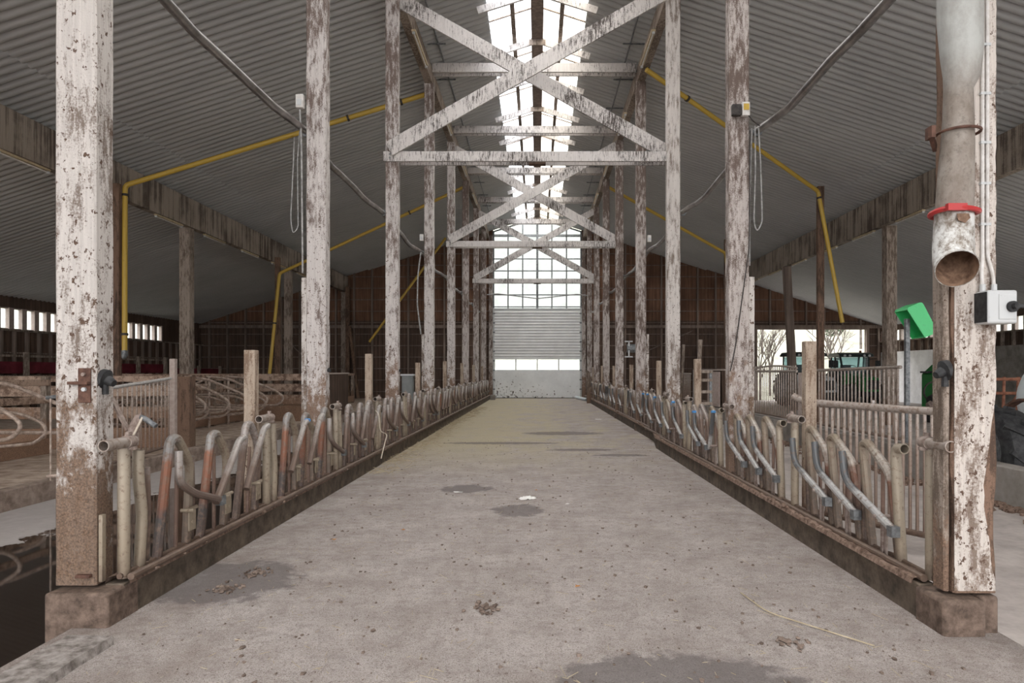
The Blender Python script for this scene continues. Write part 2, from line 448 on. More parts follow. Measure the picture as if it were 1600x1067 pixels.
# ------------------------------------------------------------------ floors and curbs
MB().box(-2.9, 2.83, Y0, Y1 + .6, -.55, 0).build('floor', M['alley'])
struct(bpy.data.objects['floor'], 'grey concrete feed alley floor between the two fences', 'floor')
o = MB().box(-7.01, -2.9, Y0, Y1, -.6, -.25).build('floor', M['slurry']); struct(o, 'wet slurry alley floor left of the feed fence', 'floor')
o = MB().box(XL, -7.12, Y0, Y1, -.6, 0.).build('floor', M['platform']); struct(o, 'muddy raised cubicle platform on the left', 'floor')
o = MB().box(2.83, XR + .3, Y0, Y1, -.6, -.12).build('floor', M['yard']); struct(o, 'bare concrete floor right of the feed fence', 'floor')
o = MB().box(-7.20, -7.0, 4., 36., -.3, .03).build('trim_1', M['kerb_light'], None, .015); struct(o, 'muddy kerb along the cubicle platform', 'trim')
kb = MB()
kb.box(6.0, 6.25, 5.0, 30., -.15, .38)
o = kb.build('trim_2', M['grey_concrete'], None, .02); struct(o, 'low concrete kerb wall under the right gates', 'trim')

# curbs under the feed fences
def curb(name, x0, x1, segs, label):
    b = MB()
    for (ya, yb) in segs: b.box(x0, x1, ya, yb, -.02, .225)
    return struct(b.build(name, M['curb'], None, .008), label, 'curb')
segsL = [(4.42 + 3.1 * i, min(4.42 + 3.1 * (i + 1) - .012, 38.9)) for i in range(12)]
curb('trim_3', -2.80, -2.68, segsL, 'dark upright curb boards under the left feed fence')
b = MB()
for i in range(4): b.box(2.47, 2.58, 4.42 + 2.45 * i, 4.42 + 2.45 * (i + 1) - .012, -.02, .225)
b.hexa([(2.47, 14.2, -.02), (2.58, 14.2, -.02), (2.77, 15.6, -.02), (2.66, 15.6, -.02), (2.47, 14.2, .225), (2.58, 14.2, .225), (2.77, 15.6, .225), (2.66, 15.6, .225)])
for i in range(8): b.box(2.66, 2.77, 15.6 + 2.9 * i, 15.6 + 2.9 * (i + 1) - .012, -.02, .225)
struct(b.build('trim_4', M['curb'], None, .008), 'dark upright curb boards under the right feed fence', 'curb')

# mud lying along the top of the curbs
def mud_ledge(xf, ya, yb, name, label):
    b = MB()
    rr = random.Random(5)
    n = int((yb - ya) / .09)
    vs, fs = [], []
    for i in range(n + 1):
        y = ya + (yb - ya) * i / n
        x = xf(y)
        q = [rr.uniform(-.012, .018) for _ in range(4)]
        prof = [(-.085, .215), (-.075, .245 + q[0]), (-.02, .258 + q[1]), (.04, .252 + q[2]), (.072, .238 + q[3]), (.08, .215)]
        vs += [(x + px_, y, pz) for px_, pz in prof]
    for i in range(n):
        for k in range(5):
            fs.append((i * 6 + k, i * 6 + k + 1, (i + 1) * 6 + k + 1, (i + 1) * 6 + k))
    b.add(vs, fs)
    for i in range(int((yb - ya) * 7)):
        y = rr.uniform(ya, yb)
        b.lump((xf(y) + rr.uniform(-.075, .075), y, .25 + rr.uniform(-.01, .012)), rr.choice((.012, .018, .022, .03, .042)), i, (1, 1.4, .6))
    return tag(b.build(name, M['mud']), label, 'mud', None, 'stuff')
def xr_curb(y):
    return 2.525 if y < 14.2 else (2.715 if y > 15.6 else 2.525 + .19 * (y - 14.2) / 1.4)
mud_ledge(lambda y: -2.735, 4.45, 38.8, 'mud', 'dried mud caked along the left curb top under the fence')
mud_ledge(xr_curb, 4.45, 38.6, 'mud', 'dried mud caked along the right curb top under the fence')

# ------------------------------------------------------------------ roof
RIB = ((0, .060), (.05, .085), (.11, .080), (.17, .030), (.28, -.012), (.48, -.032), (.72, -.032), (.90, -.008))
WAVE = tuple((k / 6, .010 * math.sin(2 * math.pi * k / 6)) for k in range(6))
def corrugated(x0, x1, ya, yb, dz=0, pitch=.246, prof=RIB):
    b = MB()
    vs, fs = [], []
    y = ya
    while y < yb:
        for t_, h in prof:
            for x in (x0, x1): vs.append((x, min(y + t_ * pitch, yb), roof_z(x) + h + dz))
        y += pitch
    n = len(vs) // 2 - 1
    for i in range(n): fs.append((2 * i, 2 * i + 1, 2 * i + 3, 2 * i + 2))
    b.add(vs, fs); return b
for sgn, nm, xe, word in ((-1, 'ceiling_left', XL - .25, 'left'), (1, 'ceiling_right', XR + .25, 'right')):
    b = corrugated(sgn * 1.22, sgn * 10.0, Y0, Y1 + .1)
    c = corrugated(sgn * 9.9, xe, Y0, Y1 + .1, .07)
    b.add(c.v, c.f)
    o = b.build(nm, M['roof'])
    o.data.polygons.foreach_set('use_smooth', [True] * len(o.data.polygons))
    for e in o.data.edges: e.use_edge_sharp = False
    struct(o, 'grey corrugated roof sheeting on the %s slope' % word, 'ceiling')

# skylight strip along the ridge: one window per half bay and side
wn = 1
RAF = [DK[0] - 2.365 * 3 + 2.365 * i for i in range(19)]
RAF = [y for y in RAF if Y0 < y < Y1]
edges_y = [Y0] + RAF + [Y1]
for sgn, mt, word in ((-1, 'sky_pane_l', 'left'), (1, 'sky_pane_r', 'right')):
    for i in range(len(edges_y) - 1):
        a, bb = edges_y[i], edges_y[i + 1]
        b = corrugated(sgn * .03, sgn * 1.34, a, bb, .055, .125, WAVE)
        o = b.build('window_%d' % wn, M[mt]); wn += 1
        ym = (a + bb) / 2
        MB().beam((sgn * .1, ym, roof_z(.1) + .02), (sgn * 1.3, ym, roof_z(1.3) + .02), .05, .03).build('sheet_joint', M['plain_timber'], o)
        struct(o, 'translucent skylight sheet on the %s of the ridge, %s from the camera end' % (word, ORD[i]), 'skylight')
b = MB().box(-.16, .16, Y0, Y1, RIDGE - .26, RIDGE - .05)
tag(b.build('ridge_beam', M['wall_frame'], None), 'dark timber ridge beam running along the top of the skylight', 'beam', None, 'thing')
for sgn, word in ((-1, 'left'), (1, 'right')):
    b = MB().box(sgn * .62 - .055, sgn * .62 + .055, Y0, Y1, roof_z(.62) - .10, roof_z(.62) + .0)
    tag(b.build('skylight_purlin', M['plain_timber']), 'thin purlin under the skylight %s of the ridge beam' % word, 'beam', None, 'thing')
for i, y in enumerate(RAF):
    if y < 11: continue
    r = root('skylight_rafter', (0, y, 10), 'weathered rafter pair with collar block crossing the skylight, %s from the camera' % ORD[i - 6], 'rafter', 'rafters under the skylight', 'thing')
    for sgn in (-1, 1):
        a = V((0, 0, RIDGE - .27 - 10)); e = V((sgn * 1.42, 0, roof_z(1.42) - .26 - 10))
        MB().beam(a, e, .06, .17).build('rafter_board', M['truss'], r)
    MB().box(-.22, .22, -.055, -.032, RIDGE - .42 - 10, RIDGE - .28 - 10).build('collar_block', M['plain_timber'], r)

# ------------------------------------------------------------------ end wall (far gable)
def boards(b, x0, x1, zfun0, zfun1, y0=Y1, w=.235, gap=.012, rr=random.Random(3)):
    x = x0
    while x < x1 - .01:
        xe = min(x + w, x1)
        d = rr.uniform(0, .012)
        z0a, z0b = zfun0(x), zfun0(xe - gap); z1a, z1b = zfun1(x), zfun1(xe - gap)
        if min(z1a - z0a, z1b - z0b) > .02:
            b.hexa([(x, y0 - d, z0a), (xe - gap, y0 - d, z0b), (xe - gap, y0 + .05, z0b), (x, y0 + .05, z0a),
                    (x, y0 - d, z1a), (xe - gap, y0 - d, z1b), (xe - gap, y0 + .05, z1b), (x, y0 + .05, z1a)])
        x = xe
wall = root('wall_back', (0, 0, 0), 'dark boarded gable wall at the far end around the white door', 'wall', None, 'structure')
top = lambda x: roof_z(x) + (.11 if abs(x) > 9.8 else .03)
lo, up = MB(), MB()
cz = lambda v: (lambda x: v)
boards(lo, XL, -2.62, cz(-.3), lambda x: min(4.6, top(x)))
boards(lo, 2.62, 13.0, cz(-.3), lambda x: min(4.6, top(x)))
boards(lo, 19.45, XR, cz(-.3), lambda x: min(4.6, top(x)))
boards(lo, 13.0, 19.45, cz(4.07), lambda x: min(4.6, top(x)))
boards(up, XL, -2.62, cz(4.6), top)
boards(up, 2.62, XR, cz(4.6), top)
# weather skin behind the boards, so that no daylight shows between them
for xa, xb, za in ((XL, -2.62, -.3), (2.62, 13.0, -.3), (13.0, 19.45, 4.07), (19.45, XR, -.3)):
    lo.hexa([(xa, Y1 + .06, za), (xb, Y1 + .06, za), (xb, Y1 + .09, za), (xa, Y1 + .09, za),
             (xa, Y1 + .06, top(xa)), (xb, Y1 + .06, top(xb)), (xb, Y1 + .09, top(xb)), (xa, Y1 + .09, top(xa))])
lo.build('boarding', M['wall_dark'], wall); up.build('boarding', M['wall_painted_light'], wall)
fr = MB()
x = -19.4
while x < 20.4:
    if abs(x) > 2.9:
        z0 = 4.07 if 13.0 < x < 19.45 else -.2
        fr.box(x - .05, x + .05, Y1 - .16, Y1 - .0125, z0, top(x) - .03)
    x += 1.07
z = .4
while z < 9.9:
    xm = (RIDGE - .08 - z) / SLOPE
    for a, e in ((max(-xm, XL), -2.75), (2.75, min(xm, XR))):
        if e - a < .3: continue
        if a > 0 and z < 4.0:
            fr.box(a, 13.0, Y1 - .075, Y1 - .0125, z - .022, z + .022); fr.box(19.45, e, Y1 - .075, Y1 - .0125, z - .022, z + .022)
        else: fr.box(a, e, Y1 - .075, Y1 - .0125, z - .022, z + .022)
    z += .68
fr.box(XL, -2.87, Y1 - .2, Y1 - .0125, 4.15, 4.33); fr.box(2.87, XR, Y1 - .2, Y1 - .0125, 4.15, 4.33)
fr.beam((5.6, Y1 - .12, 2.4), (9.2, Y1 - .12, 4.0), .05, .12, (0, 1, 0)); fr.beam((-13, Y1 - .12, 1.8), (-15.5, Y1 - .12, 4.0), .05, .12, (0, 1, 0))
fr.build('wall_studs', M['wall_frame'], wall)
jb = MB()
jb.box(12.85, 13.0, Y1 - .2, Y1 + .06, -.2, 4.2); jb.box(19.45, 19.6, Y1 - .2, Y1 + .06, -.2, 4.2); jb.box(12.85, 19.6, Y1 - .22, Y1 + .06, 4.07, 4.3)
jb.build('opening_frame', M['wall_frame'], wall)

# sectional door
d1 = root('door_1', (0, Y1, 0), 'white sectional door with a strip of windows at the far end', 'door', None, 'structure')
b = MB()
zz = 2.36
b.box(-2.58, 2.58, -.04, .04, .03, 1.60)                       # plain bottom panel
for k in range(16):
    z0 = zz + .05 + k * .171
    b.box(-2.58, 2.58, -.02, .04, z0, z0 + .171); b.hexa([(-2.58, -.02, z0 + .02), (2.58, -.02, z0 + .02), (2.58, 0, z0 + .02), (-2.58, 0, z0 + .02), (-2.58, -.07, z0 + .12), (2.58, -.07, z0 + .12), (2.58, 0, z0 + .165), (-2.58, 0, z0 + .165)])
b.box(-2.58, 2.58, -.03, .04, 1.6, 1.68); b.box(-2.58, 2.58, -.03, .04, 2.31, 2.41)
for x in (-2.54, -1.27, 0, 1.27, 2.54): b.box(x - .035, x + .035, -.03, .04, 1.68, 2.31)
b.build('door_panel', M['door'], d1)
MB().box(-2.52, 2.52, .0, .01, 1.68, 2.31).build('window_strip', M['clear_pane'], d1)
b = MB()
for s in (-1, 1):
    b.box(s * 2.6 - .06, s * 2.6 + .06, -.10, -.045, 0, 5.35)
b.box(-2.6, 2.6, -.12, -.045, 5.15, 5.30)
b.build('door_track', M['grey_box'], d1)
b = MB()
for s in (-1, 1):
    for k in range(9): b.box(s * 2.56 - .06, s * 2.56 + .06, -.16, -.10, .5 + k * .56, .58 + k * .56)
b.build('hinge', M['steel'], d1)
MB().box(-2.6, 2.6, -.05, .05, .0, .035).build('bottom_seal', M['black'], d1)

# glazed gable above the door
g = root('window_%d' % wn, (0, Y1, 0), 'glazed gable of square panes above the white door', 'window', None, 'structure'); wn += 1
zt = [5.30, 5.42] + [5.42 + .71 * i for i in range(1, 7)]
MB().prism([(-2.6, 5.3), (2.6, 5.3), (2.6, roof_z(2.6) - .08), (0, RIDGE - .1), (-2.6, roof_z(2.6) - .08)], 'y', .03, .04).build('pane', M['gable_pane'], g)
b = MB()
for i in range(7):
    x = -2.6 + i * 2.6 / 3
    w = .065 if i == 3 else .036
    if i in (0, 6): w = .05
    b.box(x - w, x + w, -.03, .028, 5.3, roof_z(x) - .10)
for z in zt + [9.6]: b.box(-2.6, 2.6, -.02, .027, z - .03, z + .03)
for s in (-1, 1): b.beam((0, 0, RIDGE - .16), (s * 2.6, 0, roof_z(2.6) - .14), .06, .07)
b.build('glazing_bar', M['steel'], g)
b = MB(); b.box(-2.7, 2.7, -.14, -.035, 8.92, 9.14); b.build('cross_beam', M['wall_frame'], g)
# door posts and the pair of rafters at the end wall
for s, word in ((-1, 'left'), (1, 'right')):
    b = MB().box(s * 2.74 - .11, s * 2.74 + .11, Y1 - .35, Y1 - .16, -.05, 9.62)
    tag(b.build('door_post', M['brown_post'], None, .01), 'tall timber post at the %s edge of the white door' % word, 'post', None, 'thing')

# ------------------------------------------------------------------ side walls
wl = root('wall_left', (0, 0, 0), 'dark boarded left side wall under the eaves', 'wall', None, 'structure')
def side_boards(x, ya, yb, z0, z1, s):
    b = MB(); y = ya; rr = random.Random(8)
    while y < yb - .02:
        d = rr.uniform(0, .02); ye = min(y + .24, yb)
        b.box(min(x, x + s * (.06 - d)), max(x, x + s * (.06 - d)), y, ye - .012, z0, z1); y = ye
    b.box(min(x - s * .03, x), max(x - s * .03, x), ya, yb, z0, z1)
    return b
WB, WT, WY0, WY1 = 3.18, 4.0, 20.6, 36.2
ya = 12.
b = side_boards(XL, ya, Y1, -.1, WB - .03, 1); c = side_boards(XL, ya, Y1, WT - .005, roof_z(XL) + .085, 1); b.add(c.v, c.f)
c = side_boards(XL, WY1, Y1, WB, WT, 1); b.add(c.v, c.f); c = side_boards(XL, ya, WY0, WB, WT, 1); b.add(c.v, c.f)
b.build('boarding', M['wall_dark'], wl)
b = MB()
y = 12.3
while y < 40.3:
    b.box(XL + .06, XL + .18, y - .05, y + .05, 0, WB - .06); y += .65
for z in (1.2, 2.3): b.box(XL + .06, XL + .13, ya, Y1, z - .03, z + .03)
b.build('wall_studs', M['wall_frame'], wl)
MB().box(XL, XL + .2, ya, Y1, WB - .06, WB + .005).build('sill', M['plain_timber'], wl)
n = int(round((WY1 - WY0) / .65))
for i in range(n):
    y = WY0 + .65 * i
    w = root('window_%d' % wn, (XL, y, WB), 'small clerestory window high in the left wall, %s from the camera end' % ORD[i], 'window', 'clerestory windows in the left wall', 'structure'); wn += 1
    b = MB(); b.box(-.03, .14, 0, .12, 0, WT - WB); b.box(-.03, .14, .53, .65, 0, WT - WB); b.box(-.03, .1, .12, .53, 0, .04); b.box(-.03, .1, .12, .53, WT - WB - .04, WT - WB)
    b.build('window_frame', M['board'], w)
    MB().box(.0, .008, .12, .53, .04, WT - WB - .04).build('pane', M['clear_pane'], w)

wr = root('wall_right', (0, 0, 0), 'whitewashed concrete right side wall with boards above', 'wall', None, 'structure')
MB().box(XR - .12, XR + .1, 18., 33.2, -.2, 2.72).build('lower_wall', M['grey_concrete'], wr)
MB().box(XR - .12, XR + .1, 33.2, Y1, -.2, 2.72).build('lower_wall', M['white_concrete'], wr)
b = side_boards(XR, 18., Y1, 2.72, 3.32, -1); c = side_boards(XR, 18., Y1, 3.95, roof_z(XR) + .085, -1); b.add(c.v, c.f)
b.build('boarding', M['wall_dark'], wr)
b = MB(); y = 18.
while y < 40.4:
    b.box(XR - .18, XR - .06, y - .05, y + .05, 2.72, 3.3); y += .7
b.box(XR - .22, XR - .0, 18., Y1, 3.30, 3.36)
b.build('wall_studs', M['plain_timber'], wr)
n = 22
for i in range(n):
    y = 25.0 + .7 * i
    w = root('window_%d' % wn, (XR, y, 3.36), 'small clerestory window high in the right wall, %s from the camera end' % ORD[i], 'window', 'clerestory windows in the right wall', 'structure'); wn += 1
    b = MB(); b.box(-.14, .03, 0, .11, 0, .6); b.box(-.14, .03, .59, .7, 0, .6)
    b.build('window_frame', M['board'], w)
    MB().box(-.008, 0, .11, .59, 0, .6).build('pane', M['clear_pane'], w)
side_b = side_boards(XR, 18., 25., 3.3, 3.97, -1).build('boarding', M['wall_dark'], wr)

# ------------------------------------------------------------------ timber posts, plates and trusses
def post_mesh(w, d, z0, z1, seed, wav=.004):
    """squared post with slightly wandering worn arrises"""
    b = MB(); rr = random.Random(seed); n = int((z1 - z0) / .16)
    vs, fs = [], []
    for i in range(n + 1):
        z = z0 + (z1 - z0) * i / n
        def j(k): return wav * mnoise.noise(V((seed * 3.1 + k * 7, z * 2.3, k)))* 2
        c = .012
        vs += [(c + j(1), 0, z), (w - c + j(2), 0, z), (w + j(2), c, z), (w + j(3), d, z), (0 + j(4), d, z), (0 + j(1), c, z)]
    for i in range(n):
        for k in range(6):
            fs.append((i * 6 + k, i * 6 + (k + 1) % 6, (i + 1) * 6 + (k + 1) % 6, (i + 1) * 6 + k))
    fs += [tuple(range(5, -1, -1)), tuple(n * 6 + k for k in range(6))]
    return b.add(vs, fs)
PT = 9.42
posts = {}
lm = ['white_post', 'grey_post', 'grey_post', 'grey_post', 'grey_post', 'brown_post', 'brown_post', 'brown_post']
for k in range(8):
    r = root('timber_post', (-3.075, DK[k], 0), 'whitewashed timber post on the left of the alley, %s from the camera' % ORD[k], 'post', 'timber posts left of the alley', 'thing')
    post_mesh(.26, .18, .235 if k == 0 else .1, PT, k + 1).build('shaft', M[lm[k]], r)
    posts['L', k] = r
    r2 = root('timber_post', (PRX[k], DKR[k], 0), 'whitewashed timber post on the right of the alley, %s from the camera' % ORD[k], 'post', 'timber posts right of the alley', 'thing')
    rm = ['white_post', 'brown_post', 'white_post', 'brown_post', 'brown_post', 'brown_post', 'brown_post', 'brown_post'][k]
    post_mesh(.265, .18, .235 if k == 0 else .1, PT, k + 21, .012 if k == 0 else .004).build('shaft', M[rm], r2)
    posts['R', k] = r2
    for rr_, s in ((r, -1), (r2, 1)):
        if k > 0:
            MB().box(-.03, .29, -.03, .23, -.5, .16).build('footing', M['footing'], rr_, .015)
        # white cable guard boards on the outer side of every second post
        if k in (1, 3):
            bx = (-.075, -.005) if s < 0 else (.27, .345)
            MB().box(bx[0], bx[1], .03, .15, .16, 2.85 if k == 1 else 2.6).build('cable_guard', M['white_post'], rr_, .006)
# footing, fittings of the nearest left post
r = posts['L', 0]
b = MB(); b.box(.0, .40, -.10, .24, -.5, .215); b.build('footing', M['footing'], r, .02)
b = MB(); b.box(.155, .235, -.012, 0, 1.40, 1.62); b.box(.11, .235, -.05, -.012, 1.515, 1.535)
b.build('iron_bracket', M['rust'], r, .003)
b = MB().tube([(.195, -.012, 1.58), (.195, -.028, 1.58)], .012, 8); b.build('bolt', M['clamp'], r)
b = MB().tube([(.2, -.012, 1.485), (.2, -.03, 1.485)], .014, 6); b.build('bolt', M['grey_box'], r)
b = MB().box(.265, .29, .02, .06, .25, .68); b.build('side_strip', M['cream_pipe'], r, .003)
b = MB().box(.15, .24, -.035, 0, .29, .31).build('iron_bracket', M['rust'], r, .003)
def insulator(parent, loc, s):
    b = MB(); b.tube([V(loc), V(loc) + V((s * .02, 0, 0)), V(loc) + V((s * .03, 0, -.01)), V(loc) + V((s * .075, -.01, -.03))], [.065, .062, .035, .022], 12)
    b.tube([V(loc) + V((s * .01, 0, .045)), V(loc) + V((s * .012, 0, -.10))], [.016, .022], 8)
    return b.build('insulator', M['black'], parent)
insulator(r, (.26, .08, 1.55), 1)
for k in (1, 2):
    b = MB().tube([(.262, .09, 1.62), (.30, .09, 1.60)], [.035, .015], 10).build('insulator', M['black'], posts['L', k])
# nearest right post
r = posts['R', 0]
b = MB(); b.box(-.11, .15, -.09, .24, -.5, .215); b.build('footing', M['footing'], r, .025)
b = MB(); b.box(.151, .262, -.03, .24, -.5, .225); b.build('footing', M['footing'], r, .02)
post_mesh(.042, .12, .24, 2.6, 77, .004).build('side_board', M['plain_timber'], r, 0, (-.047, .02, 0))
insulator(r, (-.04, -.0, 1.605), -1)
# worn whitewash skin with an eaten right edge
b = MB(); n = 60; vs = []; fs = []
for i in range(n + 1):
    z = .25 + 3.9 * i / n
    e = .262 - .075 * max(0, 1 - abs(z - .85) / .55) ** .7 - .018 * abs(mnoise.noise(V((3, z * 6, 1)))) - (.012 if z > 1.5 else 0) * abs(mnoise.noise(V((9, z * 11, 1))))
    for x, y in ((.004, -.006), (e, -.006), (e, -.0008), (.004, -.0008)): vs.append((x, y, z))
for i in range(n):
    for k in range(4): fs.append((i * 4 + k, i * 4 + (k + 1) % 4, (i + 1) * 4 + (k + 1) % 4, (i + 1) * 4 + k))
fs += [(3, 2, 1, 0), (n * 4, n * 4 + 1, n * 4 + 2, n * 4 + 3)]
b.add(vs, fs).build('whitewash_skin', M['cream_post'], r)
[c for c in posts['R', 0].children if c.name.startswith('shaft')][0].data.materials[0] = M['brown_timber']

# wall plates on the posts
for s, word, x in ((-1, 'left', -2.95), (1, 'right', 2.80)):
    r = root('wall_plate', (x, 0, 9.42), 'long timber plate beam on top of the %s row of posts' % word, 'beam', None, 'thing')
    MB().box(-.10, .10, Y0, Y1 - .2, 0, .40).build('plate_beam', M['plain_timber'], r)
    MB().tube([(-s * .42, Y0, .56 + .0), (-s * .42, Y1 - .3, .56)], .022, 8).build('conduit', M['steel'], r)
    b = MB()
    for i in range(14):
        y = 11.0 + 2.365 * i * .9
        b.box(min(-s * .62, -s * .06), max(-s * .62, -s * .06), y - .015, y + .015, .50, .535)
    b.build('conduit_bracket', M['steel'], r)

def tie(k):
    x0, x1 = -2.845, 2.695
    r = root('tie_beam', (0, DK[k], 9.6), 'horizontal tie beam under the roof across the alley, %s frame from the camera' % ORD[k], 'beam', 'tie beams across the alley', 'thing')
    MB().box(x0, x1, -.07, -.005, 0.10, .34).build('tie_board', M['truss'], r)
    MB().box(x0, x1, .185, .24, 0.10, .34).build('tie_board', M['truss'], r)
for k in range(2, 8): tie(k)
def truss(k):
    y = DK[k]; xl = -3.10; xr = PRX[k] + .275
    r = root('cross_truss', (0, y, 0), 'whitewashed cross-braced truss between the %s pair of posts' % ORD[k], 'truss', 'cross-braced trusses over the alley', 'thing')
    MB().box(xl, xr, -.065, -.004, 5.83, 6.03).build('bottom_chord', M['truss'], r, .004)
    MB().box(xl + .1, xr - .1, .19, .25, 5.83, 6.03).build('bottom_chord', M['truss'], r, .004)
    MB().beam((xl + .12, -.100, 6.06), (xr - .25, -.100, 9.25), .05, .30, (0, -1, 0) if False else V((0, -1, 0)).cross(V((xr - xl - .3, 0, 3.66))).normalized()).build('brace', M['truss'], r, .004)
    MB().beam((xr - .12, .275, 6.06), (xl + .25, .275, 9.25), .05, .30, V((0, -1, 0)).cross(V((-(xr - xl - .3), 0, 3.66))).normalized()).build('brace', M['truss'], r, .004)
    MB().box(-.17, .17, .0, .18, 5.80, 5.95).build('spacer_block', M['wall_dark'], r)
    b = MB()
    for x in (xl + .13, xr - .13):
        for dz in (5.9, 5.97): b.tube([(x, -.08, dz), (x, -.064, dz)], .018, 6)
    b.build('bolt', M['steel'], r)
for k in (2, 4, 6): truss(k)

# eave beams, their posts, hung pipes and lamps
for s, word, x in ((-1, 'left', -11.27), (1, 'right', 11.1)):
    b = MB().box(x - .11, x + .11, 4., Y1 - .23, 6.25, roof_z(x) - .035)
    tag(b.build('eave_beam', M['eave_beam']), 'deep streaked timber beam carrying the %s roof slope' % word, 'beam', None, 'thing')
def plain_post(name, x, y, w, d, z0, z1, mat, label, cat='post', group=None, lean=0):
    b = MB(); b.hexa([(-w / 2, -d / 2, 0), (w / 2, -d / 2, 0), (w / 2, d / 2, 0), (-w / 2, d / 2, 0),
                      (-w / 2 + lean, -d / 2, z1 - z0), (w / 2 + lean, -d / 2, z1 - z0), (w / 2 + lean, d / 2, z1 - z0), (-w / 2 + lean, d / 2, z1 - z0)])
    o = b.build(name, mat, None, .008, (x, y, z0))
    return tag(o, label, cat, group, 'thing')
plain_post('support_post', -11.4, 22.2, .34, .3, 0, 6.25, M['plain_timber'], 'grey square post under the left eave beam behind the cubicles')
plain_post('support_post', -11.45, 31.4, .30, .3, 0, 6.25, M['plain_timber'], 'grey square post under the left eave beam near the far wall')
plain_post('support_post', -11.3, 40.15, .42, .3, 0, 6.25, M['plain_timber'], 'grey post under the left eave beam at the gable wall')
plain_post('brown_post', -10.98, 17.85, .16, .14, 0, 6.5, M['brown_timber'], 'brown post beside the yellow drop pipe behind the front left post')
plain_post('brown_post', -10.95, 28.8, .2, .14, 0, 6.4, M['brown_timber'], 'thin brown post beside the far left yellow pipe')
plain_post('brown_post', -11.0, 39.6, .22, .14, 0, 6.5, M['brown_timber'], 'thin brown post with a leaning prop near the far gable')
o = MB().beam((-10.85, 39.5, 4.2), (-10.3, 39.3, .05), .12, .22, (0, 1, 0)).build('leaning_prop', M['brown_timber']); tag(o, 'brown board propped against the post by the far gable', 'board')
plain_post('support_post', 11.3, 21.9, .34, .3, -.12, 6.25, M['plain_timber'], 'grey square post under the right eave beam behind the green hood')
plain_post('support_post', 11.45, 30.4, .30, .3, -.12, 6.25, M['wall_frame'], 'dark leaning log post under the right eave beam near the tractors', 'post', None, -.35)
plain_post('brown_post', 9.12, 22.0, .20, .16, -.12, 7.55, M['brown_timber'], 'brown post beside the leaning yellow pipe on the right')
plain_post('brown_post', 8.32, 30.05, .17, .15, -.12, 7.4, M['brown_timber'], 'thin brown post beside the far yellow pipe on the right')

def yellow_pipe(pts, r, label, capend=True, clips=()):
    rt = root('yellow_pipe', pts[0], label, 'pipe', None, 'thing')
    o0 = V(pts[0])
    MB().tube(fillet([V(p) - o0 for p in pts], .12), r, 12).build('tube', M['yellow'], rt)
    if capend:
        e = V(pts[-1]) - o0; d = (e - (V(pts[-2]) - o0)).normalized()
        MB().tube([e - d * .02, e + d * .10, e + d * .19 + V((-.03, 0, 0))], [r * 1.2, r * 1.2, r * .7], 12).build('end_cap', M['steel'], rt)
    for t_ in clips:
        i, f = t_; a, c = V(pts[i]) - o0, V(pts[i + 1]) - o0
        p = a.lerp(c, f); d = (c - a).normalized()
        MB().tube([p - d * .03, p + d * .03], r * 1.35, 10).build('clip', M['dark_cable'], rt)
yellow_pipe([(-2.98, 18.98, 9.33), (-10.87, 18.0, 6.5), (-10.70, 17.70, 2.12)], .066, 'yellow pipe sloping from the roof to the front left drop', True, ((0, .1), (0, .28), (1, .06), (1, .9)))
yellow_pipe([(-2.98, 28.42, 9.3), (-10.8, 28.6, 5.7), (-11.1, 28.3, 1.5)], .066, 'yellow pipe sloping behind the second and third left posts', False, ((0, .3), (1, .5)))
yellow_pipe([(-5.15, 38.4, 9.1), (-9.45, 38.4, 3.25)], .07, 'steep yellow pipe hanging before the dark far left wall', False)
yellow_pipe([(2.80, 17.5, 9.33), (8.98, 21.83, 7.35), (9.72, 21.75, 3.15)], .064, 'yellow pipe on the right with its end leaning outward', False, ((0, .12), (0, .2), (1, .05)))
yellow_pipe([(2.85, 28.4, 9.32), (8.2, 29.75, 6.75), (8.38, 29.8, 5.2)], .066, 'yellow pipe on the right dropping beside the second post', False, ((0, .3),))

def batten(x, y, z, label, grp, L=1.5, rx=0):
    r = root('strip_lamp', (x, y, z), label, 'lamp', grp, 'thing')
    MB().box(-.05, .05, 0, L, -.05, .0).build('lamp_body', M['lamp'], r, .006)
    MB().tube([(0, .04, -.075), (0, L - .04, -.075)], .018, 8).build('tube', M['conduit'], r)
    b = MB(); b.box(-.03, .03, .01, .05, -.10, -.05); b.box(-.03, .03, L - .05, L - .01, -.10, -.05); b.build('lamp_holder', M['grey_box'], r)
for i, y in enumerate([14.25, 17.2, 20.15, 23.1, 26.05, 29.0, 32.0, 35.0]):
    batten(-11.27, y, 6.25, 'strip lamp under the left eave beam, %s from the camera' % ORD[i], 'strip lamps under the left eave beam')
for i, y in enumerate([19.6, 22.5, 25.3, 28.2, 31.2, 34.2, 37.]):
    batten(11.1, y, 6.25, 'strip lamp under the right eave beam, %s from the camera' % ORD[i], 'strip lamps under the right eave beam')
for s, word, x in ((-1, 'left', -2.83), (1, 'right', 2.66)):
    for i, y in enumerate([15.6, 20.6, 25.3, 30.0, 34.8]):
        batten(x - s * .0, y, 9.42, 'strip lamp under the %s plate beam near the skylight, %s from the camera' % (word, ORD[i]), 'strip lamps along the %s plate beam' % word, 1.8)

